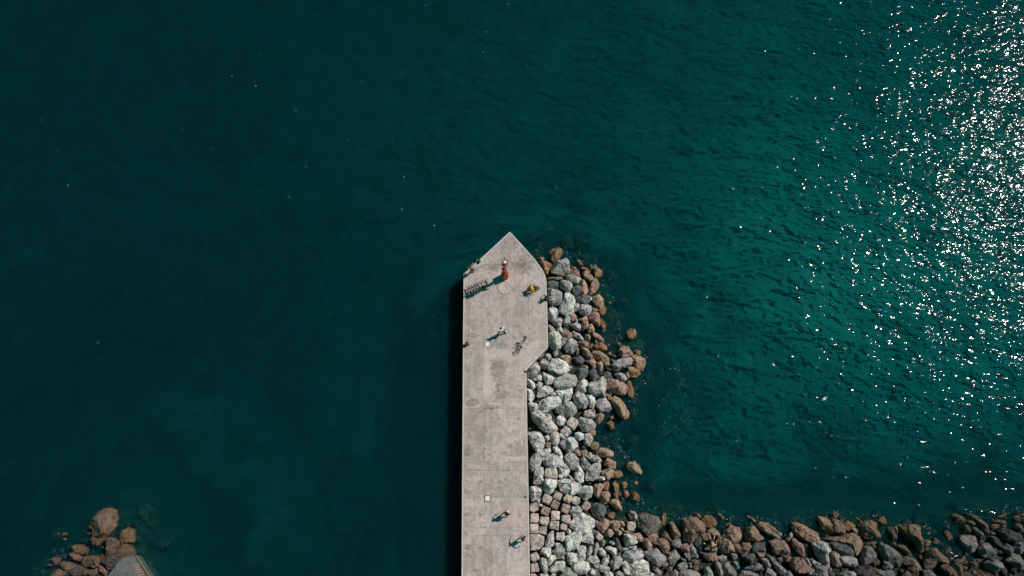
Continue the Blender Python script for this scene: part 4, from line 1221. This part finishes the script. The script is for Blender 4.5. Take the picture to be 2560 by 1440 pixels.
rkb.tube([(0.50, -.08, .80), (0.50, .08, .80)], 0.012, 5).tube([(0.92, -.08, .80), (0.92, .08, .80)], 0.012, 5).tube([(0.92, .07, .80), (WB, .06, RW)], 0.01, 5).tube([(0.92, -.07, .80), (WB, -.06, RW)], 0.01, 5).build('front_rack', bikem, bk)
bk_b = MB()
for z in (.82, .93, 1.04): bk_b.tube([(.66, -.17, z), (.95, -.17, z), (.95, .17, z), (.66, .17, z)], 0.014, 5, True)
for x, y in ((.66, -.17), (.95, -.17), (.95, .17), (.66, .17), (.8, -.17), (.8, .17), (.95, 0), (.66, 0)): bk_b.tube([(x, y, .81), (x, y, 1.05)], 0.008, 4)
bk_b.build('basket', tyre, bk)
MB().ball((.90, .02, .93), (.08, .15, .09)).build('bag', simple('bag_black', (0.02, 0.02, 0.024), 0.9), bk, True)

# ---------------------------------------------------------------- swimming ladder rails at the notch
galv = simple('galvanised_rail', (0.62, 0.63, 0.60), 0.4, 0.3)
w = W(1191, 661); ld = empty('swimming_ladder', w, 'pale metal swimming ladder with hooped handrails in the notch of the left edge', 'ladder')
ea = (W(1203.5, 654) - W(1194.5, 662.5)).normalized(); na_ = Vector((ea.y, -ea.x, 0))   # along edge, into deck
if (W(1240, 720) - w).dot(na_) < 0: na_ = -na_
for s in (-0.30, 0.30):
    o_ = ea * s
    MB().tube([o_ - na_ * .22 + Vector((0, 0, -2.6)), o_ - na_ * .22 + Vector((0, 0, .75)), o_ - na_ * .08 + Vector((0, 0, .95)), o_ + na_ * .25 + Vector((0, 0, .98)), o_ + na_ * .5 + Vector((0, 0, .80)), o_ + na_ * .55 + Vector((0, 0, 0.0))], 0.024, 7).build('handrail', galv, ld)
MB().tube([ea * -.3 + na_ * .5 + Vector((0, 0, .8)), ea * .3 + na_ * .5 + Vector((0, 0, .8))], 0.018, 6).build('cross_bar', galv, ld)
for k in range(9): MB().tube([ea * -.3 - na_ * .22 + Vector((0, 0, -.1 - .28 * k)), ea * .3 - na_ * .22 + Vector((0, 0, -.1 - .28 * k))], 0.02, 6).build('rung', galv, ld)

# ---------------------------------------------------------------- second pier head, lower-left corner
lp = empty('old_pier_head', W(318, 1440, 2.6), 'weathered grey pier head with a row of brown steps, cut by the lower-left frame edge', 'pier')
LO = lp.location.copy()
def lw(px, py, z): q = W(px, py, z) - LO; return (q.x, q.y)
tp = [lw(305, 1392.8, 2.6), lw(315, 1397, 2.6), lw(334, 1440, 2.6), lw(392, 1700, 2.6), lw(120, 1700, 2.6), lw(269, 1440, 2.6)]
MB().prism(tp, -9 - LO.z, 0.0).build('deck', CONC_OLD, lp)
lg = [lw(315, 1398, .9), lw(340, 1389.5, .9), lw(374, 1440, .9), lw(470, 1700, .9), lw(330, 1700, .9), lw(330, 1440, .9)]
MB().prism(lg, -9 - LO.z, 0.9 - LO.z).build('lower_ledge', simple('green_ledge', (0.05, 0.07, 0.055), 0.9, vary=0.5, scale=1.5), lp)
stepm = simple('brown_steps', (0.26, 0.19, 0.15), 0.9, vary=0.4, scale=2.5, bump=0.5)
for k in range(18):
    py = 1404 + k * 6.2; z1 = 1.9 + 0.06 * math.sin(k * 2.1)
    x0 = 319 + (py - 1404) * 0.46; x1 = 328 + (py - 1404) * 0.62
    q = [lw(x0, py, z1), lw(x1, py + 1.0, z1), lw(x1 + 2.6, py + 5.0, z1), lw(x0 + 2.2, py + 4.2, z1)]
    MB().prism(q[::-1], 0.85 - LO.z, z1 - LO.z).build('step', stepm, lp)
MB().tube([lw(341, 1390, .95) + (0.95 - LO.z,), lw(374, 1440, .95) + (0.95 - LO.z,), lw(470, 1700, .95) + (0.95 - LO.z,)], 0.05, 6).build('edge_rail', simple('pale_edge', (0.15, 0.18, 0.13), 0.8), lp)

# ---------------------------------------------------------------- people
DG = bpy.context.evaluated_depsgraph_get
def skin(name, joints, edges, root, mat, parent, levels=1):
    keys = list(joints); idx = {k: i for i, k in enumerate(keys)}
    me = bpy.data.meshes.new(name)
    me.from_pydata([tuple(joints[k][0]) for k in keys], [(idx[a], idx[b]) for a, b in edges], []); me.update()
    o = bpy.data.objects.new(name, me); COL.objects.link(o)
    md = o.modifiers.new('s', 'SKIN'); md.use_smooth_shade = True
    for k, sv in zip(keys, me.skin_vertices[0].data):
        r = joints[k][1]; sv.radius = r if isinstance(r, tuple) else (r, r); sv.use_root = (k == root)
    sb = o.modifiers.new('d', 'SUBSURF'); sb.levels = levels; sb.render_levels = levels
    ev = o.evaluated_get(DG()); me2 = bpy.data.meshes.new_from_object(ev)
    o.modifiers.clear(); o.data = me2; bpy.data.meshes.remove(me)
    me2.materials.clear(); me2.materials.append(mat); o.parent = parent
    return o

SKIN_M = simple('skin', (0.50, 0.27, 0.19), 0.6, vary=0.12, scale=12)
def cloth(name, c): return simple(name, c, 0.9, vary=0.2, scale=9)
HAIR = simple('dark_hair', (0.03, 0.022, 0.018), 0.7)
EYE = simple('eye', (0.03, 0.03, 0.035), 0.2)

def person(loc, rz, label, J, shirt, shorts, hair=HAIR, cap=None, shoe=None, long_legs=False, loose=0.0):
    """J: pelvis chest neck head(centre) + sh el wr hip kn an toe, each with L/R"""
    o = empty('person', loc, label, 'person', rz=rz)
    j = {}; E_ = []
    V_ = lambda k: Vector(J[k])
    j['pelvis'] = (V_('pelvis'), (.15, .11)); mid_ = (V_('pelvis') + V_('chest')) / 2
    j['waist'] = (mid_, (.13, .10)); j['chest'] = (V_('chest'), (.16, .12)); j['neck'] = (V_('neck'), .058)
    hd = V_('head'); up = (hd - V_('neck')).normalized()
    j['jaw'] = (hd - up * .05, .075); j['head'] = (hd + up * .04, .095); j['crown'] = (hd + up * .10, .06)
    E_ += [('pelvis', 'waist'), ('waist', 'chest'), ('chest', 'neck'), ('neck', 'jaw'), ('jaw', 'head'), ('head', 'crown')]
    for s in 'LR':
        sh, el, wr = V_('sh' + s), V_('el' + s), V_('wr' + s)
        j['sh' + s] = (sh, .062); j['el' + s] = (el, .042); j['wr' + s] = (wr, .028)
        d = (wr - el).normalized(); side = d.cross(Vector((0, 0, 1)))
        if side.length < .1: side = Vector((1, 0, 0))
        side.normalize(); cu = side.cross(d).normalized()
        pl = wr + d * .06; j['pm' + s] = (pl, (.036, .022))
        E_ += [('chest', 'sh' + s), ('sh' + s, 'el' + s), ('el' + s, 'wr' + s), ('wr' + s, 'pm' + s)]
        for k, (off, ln) in enumerate(((-.030, .060), (-.010, .075), (.010, .070), (.030, .055))):
            b0 = pl + side * off + d * .03; b1 = b0 + d * ln * .5 - cu * .012; b2 = b1 + d * ln * .35 - cu * .03
            j[f'f{k}a{s}'] = (b0, .010); j[f'f{k}b{s}'] = (b1, .009); j[f'f{k}c{s}'] = (b2, .008)
            E_ += [('pm' + s, f'f{k}a{s}'), (f'f{k}a{s}', f'f{k}b{s}'), (f'f{k}b{s}', f'f{k}c{s}')]
        t1 = wr + d * .03 + side * .045; t2 = t1 + d * .04 + side * .018
        j['ta' + s] = (t1, .012); j['tb' + s] = (t2, .009); E_ += [('wr' + s, 'ta' + s), ('ta' + s, 'tb' + s)]
        j['hip' + s] = (V_('hip' + s), .092); j['kn' + s] = (V_('kn' + s), .060); j['an' + s] = (V_('an' + s), .040)
        j['toe' + s] = (V_('toe' + s), (.042, .028))
        E_ += [('pelvis', 'hip' + s), ('hip' + s, 'kn' + s), ('kn' + s, 'an' + s), ('an' + s, 'toe' + s)]
    skin('body', j, E_, 'pelvis', SKIN_M, o, 1)
    g = lambda k, a: (j[k][0], tuple(x + a for x in j[k][1]) if isinstance(j[k][1], tuple) else j[k][1] + a)
    if shirt:
        q = {k: g(k, .020 + loose) for k in ('waist', 'chest')}; q['hem'] = (j['pelvis'][0] + Vector((0, 0, .02)), (.165 + loose, .125 + loose)); ee = [('hem', 'waist'), ('waist', 'chest')]
        q['collar'] = (j['chest'][0].lerp(j['neck'][0], .72), .07); ee += [('chest', 'collar')]
        for s in 'LR':
            q['sh' + s] = g('sh' + s, .022); q['sl' + s] = (j['sh' + s][0].lerp(j['el' + s][0], .62), .064 + loose * .5); ee += [('chest', 'sh' + s), ('sh' + s, 'sl' + s)]
        skin('shirt', q, ee, 'hem', shirt, o, 1)
    if shorts:
        q = {'pelvis': g('pelvis', .022)}; ee = []
        for s in 'LR':
            q['hip' + s] = g('hip' + s, .018); ee += [('pelvis', 'hip' + s)]
            if long_legs:
                q['kn' + s] = g('kn' + s, .020); q['an' + s] = (j['kn' + s][0].lerp(j['an' + s][0], .9), .056); ee += [('hip' + s, 'kn' + s), ('kn' + s, 'an' + s)]
            else:
                q['th' + s] = (j['hip' + s][0].lerp(j['kn' + s][0], .75), .088); ee += [('hip' + s, 'th' + s)]
        skin('trousers' if long_legs else 'shorts', q, ee, 'pelvis', shorts, o, 1)
    fw = Vector(J.get('face', (0, 1, 0))).normalized(); rt = fw.cross(up).normalized()
    hc = hd + up * .035
    # hair or cap shell, face, ears
    def shell(name, mat, r, back, lim):
        b = MB(); n_, m_ = 14, 8; vs = []; fs = []
        for k in range(m_ + 1):
            ph = math.pi / 2 - (math.pi * lim) * k / m_
            for i in range(n_):
                a = 2 * math.pi * i / n_; v = rt * math.cos(ph) * math.cos(a) * r * .92 + fw * math.cos(ph) * math.sin(a) * r * 1.08 + up * math.sin(ph) * r
                vs.append(hc + v - fw * back)
        for k in range(m_):
            for i in range(n_): q_ = (i + 1) % n_; fs.append((k * n_ + i, (k + 1) * n_ + i, (k + 1) * n_ + q_, k * n_ + q_))
        b.add(vs, fs); return b.build(name, mat, o, True)
    if cap:
        c_ = shell('cap', cap, .125, .005, .52)
        b = MB(); pts = []
        for t in np.linspace(-1.1, 1.1, 9): pts.append(hc + fw * (.11 + .085 * math.cos(t)) + rt * .10 * math.sin(t) + up * .01)
        pts += [hc + fw * .09 + rt * .09 + up * .02, hc + fw * .09 - rt * .09 + up * .02]
        n_ = len(pts); b.add(pts + [p_ + up * .012 for p_ in pts], [tuple(range(n_)), tuple(range(2 * n_ - 1, n_ - 1, -1))] + [(i, (i + 1) % n_, n_ + (i + 1) % n_, n_ + i) for i in range(n_)])
        bb = b.build('brim', cap, c_)
    shell('hair', hair, .122, .018, .58 if not cap else .60)
    for s in (-1, 1):
        MB().ball(hc + fw * .095 + rt * s * .032 - up * .02, .013, 8, 5).build('eye', EYE, o, True)
        MB().ball(hc + rt * s * .098 - up * .035, (.014, .022, .03), 8, 5).build('ear', SKIN_M, o, True)
    MB().ball(hc + fw * .112 - up * .05, (.014, .018, .022), 8, 5).build('nose', SKIN_M, o, True)
    if shoe:
        for s in 'LR':
            a, t = Vector(j['an' + s][0]), Vector(j['toe' + s][0]); dd = t - a; dd.z = 0; dd.normalize()
            z_ = t.z - .028
            b = MB().tube([Vector((a.x, a.y, t.z + .012)) - dd * .07, Vector((a.x, a.y, t.z + .015)), t + dd * .01 + Vector((0, 0, .006)), t + dd * .06], [.035, .052, .05, .03], 8)
            b.build('shoe', shoe, o, True)
    return o

def walk_pose(st=.3, armL=(-.32, .12, 1.12), handL=(-.34, .30, .95), armR=(.30, -.16, 1.14), handR=(.33, -.18, .88), lean=.04):
    return dict(pelvis=(0, 0, .93), chest=(0, lean, 1.26), neck=(0, lean * 1.4, 1.46), head=(0, lean * 2, 1.59),
                shL=(-.185, lean, 1.40), elL=armL, wrL=handL, shR=(.185, lean, 1.40), elR=armR, wrR=handR,
                hipL=(-.09, 0, .90), knL=(-.10, st * .65, .50), anL=(-.10, st * .85, .085), toeL=(-.10, st * .85 + .16, .03),
                hipR=(.09, 0, .90), knR=(.10, -.02, .49), anR=(.10, -st, .12), toeR=(.10, -st + .15, .03))

cam_up = math.atan2(1, 0)
person(W(1257, 832), math.radians(60), 'person in a white shirt and dark trousers walking, below the round cover',
       walk_pose(.32, (-.42, .10, 1.20), (-.52, .32, 1.08), (.34, -.18, 1.16), (.42, -.36, .98), .10), cloth('white_shirt', (0.62, 0.74, 0.72)), cloth('dark_trousers', (0.03, 0.035, 0.04)), shoe=cloth('black_shoe', (0.02, 0.02, 0.02)), long_legs=True)
person(W(1267, 1284), math.radians(-20), 'person in a pale cap and dark shirt walking below the framed white hatch',
       walk_pose(.28, (-.40, .06, 1.16), (-.34, .26, 1.05), (.40, .02, 1.16), (.36, .22, 1.04), .08), cloth('charcoal_shirt', (0.05, 0.05, 0.055)), cloth('brown_shorts', (0.12, 0.08, 0.06)),
       cap=cloth('pale_cap', (0.60, 0.60, 0.56)), shoe=cloth('grey_shoe', (0.15, 0.15, 0.15)))
P3 = person(W(1307, 1346), math.radians(-35), 'shirtless person walking near the right edge of the lower pier, arms spread',
       walk_pose(.34, (-.42, .16, 1.24), (-.50, .40, 1.22), (.42, -.08, 1.20), (.52, .06, 1.02), .12), None, cloth('navy_shorts', (0.06, 0.03, 0.03)))
person(W(1181, 680), math.radians(35), 'person in black shorts standing at the swimming ladder, facing the water',
       dict(walk_pose(.10, (-.34, .16, 1.18), (-.26, .36, 1.05), (.36, .16, 1.18), (.34, .42, 1.05), .10)), None, cloth('black_shorts', (0.02, 0.02, 0.022)), hair=simple('brown_hair', (0.16, 0.07, 0.035), 0.7), shoe=cloth('tan_shoe', (0.30, 0.22, 0.16)))
# seated, crouching and lying figures
sit = dict(pelvis=(0, 0, .13), chest=(0, -.10, .46), neck=(0, -.10, .66), head=(0, -.06, .79),
           shL=(-.19, -.11, .60), elL=(-.34, -.26, .36), wrL=(-.36, -.36, .10), shR=(.19, -.11, .60), elR=(.34, -.24, .36), wrR=(.38, -.34, .10),
           hipL=(-.10, .04, .12), knL=(-.17, .44, .20), anL=(-.14, .62, -.20), toeL=(-.15, .78, -.24),
           hipR=(.10, .04, .12), knR=(.16, .46, .22), anR=(.10, .72, -.10), toeR=(.10, .88, -.12))
person(W(1365.5, 747), math.radians(-92), 'dark-clothed person sitting on the pier edge, legs over the boulders',
       sit, cloth('black_top', (0.035, 0.025, 0.025)), cloth('black_swim_shorts', (0.03, 0.03, 0.03)))
crouch = dict(pelvis=(0, 0, .50), chest=(.02, .30, .78), neck=(.02, .46, .86), head=(.02, .58, .90), face=(0, .8, -.6),
              shL=(-.18, .30, .86), elL=(-.34, .44, .66), wrL=(-.30, .66, .62), shR=(.20, .32, .84), elR=(.36, .42, .62), wrR=(.28, .64, .52),
              hipL=(-.11, .02, .48), knL=(-.24, .42, .54), anL=(-.20, .34, .085), toeL=(-.22, .50, .03),
              hipR=(.11, .02, .48), knR=(.20, .44, .52), anR=(.18, .34, .085), toeR=(.19, .50, .03))
ang = math.radians(-78)
AP = W(1322, 727)
angler = person(AP, ang, 'angler in a bright orange shirt and black cap, crouching with a fishing rod',
       crouch, cloth('orange_shirt', (1.0, 0.36, 0.01)), cloth('blue_jeans', (0.06, 0.16, 0.22)), cap=cloth('black_cap', (0.03, 0.03, 0.032)), loose=.05, shoe=cloth('dark_shoe', (0.03, 0.03, 0.03)), long_legs=True)
angler.scale = (1.12, 1.12, 1.05)
st = empty('folding_stool', AP, 'low folding stool with a striped white canvas seat under the orange-shirted angler', 'stool', rz=ang)
MB().box((0, -.02, .385), (.36, .34, .03)).build('seat', cloth('stool_canvas', (0.55, 0.50, 0.45)), st)
for s in (-.16, .16):
    MB().tube([(s, -.17, 0.0), (s, .15, .37)], .012, 6).build('leg', blk, st); MB().tube([(s * .88, .15, 0.0), (s * .88, -.17, .37)], .012, 6).build('leg', blk, st)
c_, s_ = math.cos(ang), math.sin(ang)
hand = AP + Vector((-.30 * c_ - .72 * s_, -.30 * s_ + .72 * c_, .60))
tipr = W(1348, 684, DECK + 1.5)
rod = empty('fishing_rod', hand, 'thin dark fishing rod held by the angler in the orange shirt', 'fishing rod')
dv = tipr - hand
MB().tube([-dv * .18, dv * .05, dv * .5, dv], [.016, .014, .010, .005], 6).build('blank', blk, rod)
MB().tube([-dv * .18, -dv * .02], .022, 7).build('grip', cloth('cork_grip', (0.35, 0.22, 0.12)), rod)
MB().ball(dv * .04 + Vector((0, 0, -.05)), (.035, .035, .035)).build('reel', steel, rod, True)
bu = empty('black_bucket', W(1343.5, 722.5), 'round black bait bucket with a grey lid beside the angler in orange', 'bucket')
MB().lathe((0, 0, 0), [(.17, 0), (.21, .30), (.225, .31), (.225, .335), (.20, .335), (0, .33)], 20).build('pail', simple('bucket_black', (0.025, 0.025, 0.027), 0.5), bu)
MB().lathe((0, 0, .335), [(.15, 0), (.14, .03), (0, .035)], 18).build('lid', simple('bucket_lid', (0.10, 0.10, 0.10), 0.5), bu)
MB().tube([(.225 * math.cos(t), .06 * math.sin(t), .33 + .05 * math.sin(t)) for t in np.linspace(0, math.pi, 10)], .007, 5).build('handle', steel, bu)
bp_ = empty('blue_bag', W(1331.5, 715), 'dark blue bag lying between the angler in orange and the black bucket', 'bag')
MB().ball((0, 0, .17), (.26, .17, .17), 14, 9).build('body', cloth('blue_bag_cloth', (0.04, 0.12, 0.17)), bp_, True)
MB().tube([(-.15, 0, .28), (-.08, 0, .40), (.08, 0, .40), (.15, 0, .28)], .014, 5).build('handle', cloth('bag_strap', (0.45, 0.55, 0.55)), bp_)

# sunbather on the boulders
bpy.context.view_layer.update()
def ground_at(px, py, z0=1.2):
    w_ = W(px, py, z0); ok, hit, *_r = S.ray_cast(DG(), Vector((w_.x, w_.y, 8)), Vector((0, 0, -1)))
    return W(px, py, hit.z) if ok else w_
sb_p, tw_p = ground_at(1779, 1354), ground_at(1761.5, 1360)
recline = dict(pelvis=(0, 0, .12), chest=(0, -.26, .32), neck=(0, -.42, .46), head=(0, -.50, .57), face=(0, .9, .2),
               shL=(-.19, -.36, .40), elL=(-.32, -.48, .20), wrL=(-.30, -.30, .06), shR=(.19, -.36, .40), elR=(.34, -.30, .26), wrR=(.40, -.06, .16),
               hipL=(-.10, .04, .12), knL=(-.12, .42, .30), anL=(-.10, .80, .10), toeL=(-.10, .92, .20),
               hipR=(.10, .04, .12), knR=(.26, .36, .28), anR=(.46, .62, .08), toeR=(.48, .74, .16))
person(sb_p + Vector((0, 0, .02)), math.radians(8), 'sunbather in dark swimwear reclining on the boulders by the waterline', recline, None, cloth('dark_swimwear', (0.02, 0.03, 0.035)))
tw = empty('yellow_towel', tw_p, 'small yellow and green rolled towel on the boulder beside the sunbather', 'towel', rz=-.55)
MB().ball((0, 0, .10), (.24, .12, .10), 12, 7).build('roll', cloth('towel_green', (0.16, 0.32, 0.06)), tw, True)
MB().tube([(-.20, .03, .17), (0, .05, .20), (.20, .03, .17)], .045, 7).build('stripe', cloth('towel_yellow', (0.80, 0.75, 0.06)), tw, True)

# ---------------------------------------------------------------- floating gull and white flecks
gl_ = empty('seagull', W(2060, 997, 0), 'white gull-like bird floating alone on the open water right of the breakwater', 'bird', rz=.6)
MB().ball((0, 0, .07), (.26, .12, .11), 14, 9).build('body', simple('gull_white', (0.80, 0.78, 0.74), 0.8), gl_, True)
for s in (-1, 1): MB().ball((-.05, s * .10, .10), (.22, .035, .07), 10, 6).build('wing', simple('gull_grey', (0.55, 0.56, 0.57), 0.8), gl_, True)
hd_ = MB().ball((.22, 0, .22), (.075, .06, .06), 10, 7).tube([(.15, 0, .12), (.21, 0, .20)], [.06, .045], 8).build('head', simple('gull_white_head', (0.80, 0.78, 0.74), 0.8), gl_, True)
MB().tube([(.28, 0, .215), (.36, 0, .20)], [.018, .006], 6).build('beak', simple('gull_beak', (0.70, 0.42, 0.05), 0.5), hd_)
MB().tube([(-.24, 0, .09), (-.36, 0, .10)], [.05, .01], 6).build('tail', simple('gull_tail', (0.7, 0.7, 0.7), 0.8), gl_)

fm = simple('foam', (0.75, 0.80, 0.80), 0.6)  # white flecks stand in for sun glints by the stones, froth farther out
b = MB(); rr = random.Random(12)
def fleck(px, py, r):
    w_ = W(px, py, 0); n_ = 7; a0 = rr.uniform(0, 6)
    ex, ey = rr.uniform(.6, 1.5), rr.uniform(.5, 1)
    pts = [(w_.x + r * ex * rr.uniform(.6, 1.1) * math.cos(a0 + t * 2 * math.pi / n_), w_.y + r * ey * rr.uniform(.6, 1.1) * math.sin(a0 + t * 2 * math.pi / n_)) for t in range(n_)]
    b.prism(pts, -.01, .012)
edge = [(x, y) for x, y in SHORE[:38]]
for k in range(260):
    i = rr.randrange(len(edge) - 1); t = rr.random()
    x = edge[i][0] * (1 - t) + edge[i + 1][0] * t + rr.gauss(6, 9) * (1 if edge[i][1] < 1270 else .4); y = edge[i][1] * (1 - t) + edge[i + 1][1] * t - abs(rr.gauss(4, 9)) * (1 if edge[i][1] > 1250 or edge[i][1] < 700 else .3)
    if inpoly(x, y, PIER): continue
    fleck(x, y, rr.uniform(.015, .045))
for k in range(60): fleck(rr.gauss(1700, 30), rr.uniform(900, 1090), rr.uniform(.015, .04))
for px, py in ((740, 275), (765, 416), (722, 492), (1215, 80), (1208, 130), (1228, 372), (1086, 564), (1005, 523), (105, 300), (905, 205), (455, 322), (640, 215), (1010, 442), (580, 190), (1270, 10), (1480, 143), (1523, 207), (170, 463), (246, 856), (1390, 470), (870, 350)): fleck(px, py, .05)
for k in range(160): fleck(rr.uniform(20, 1280), rr.uniform(10, 900), rr.uniform(.012, .03))
fo = b.build('glint_foam_flecks', fm); fo['kind'] = 'stuff'; tag(fo, 'tiny white flecks on the water, painted sun glints by the rocks, froth beyond', 'foam')
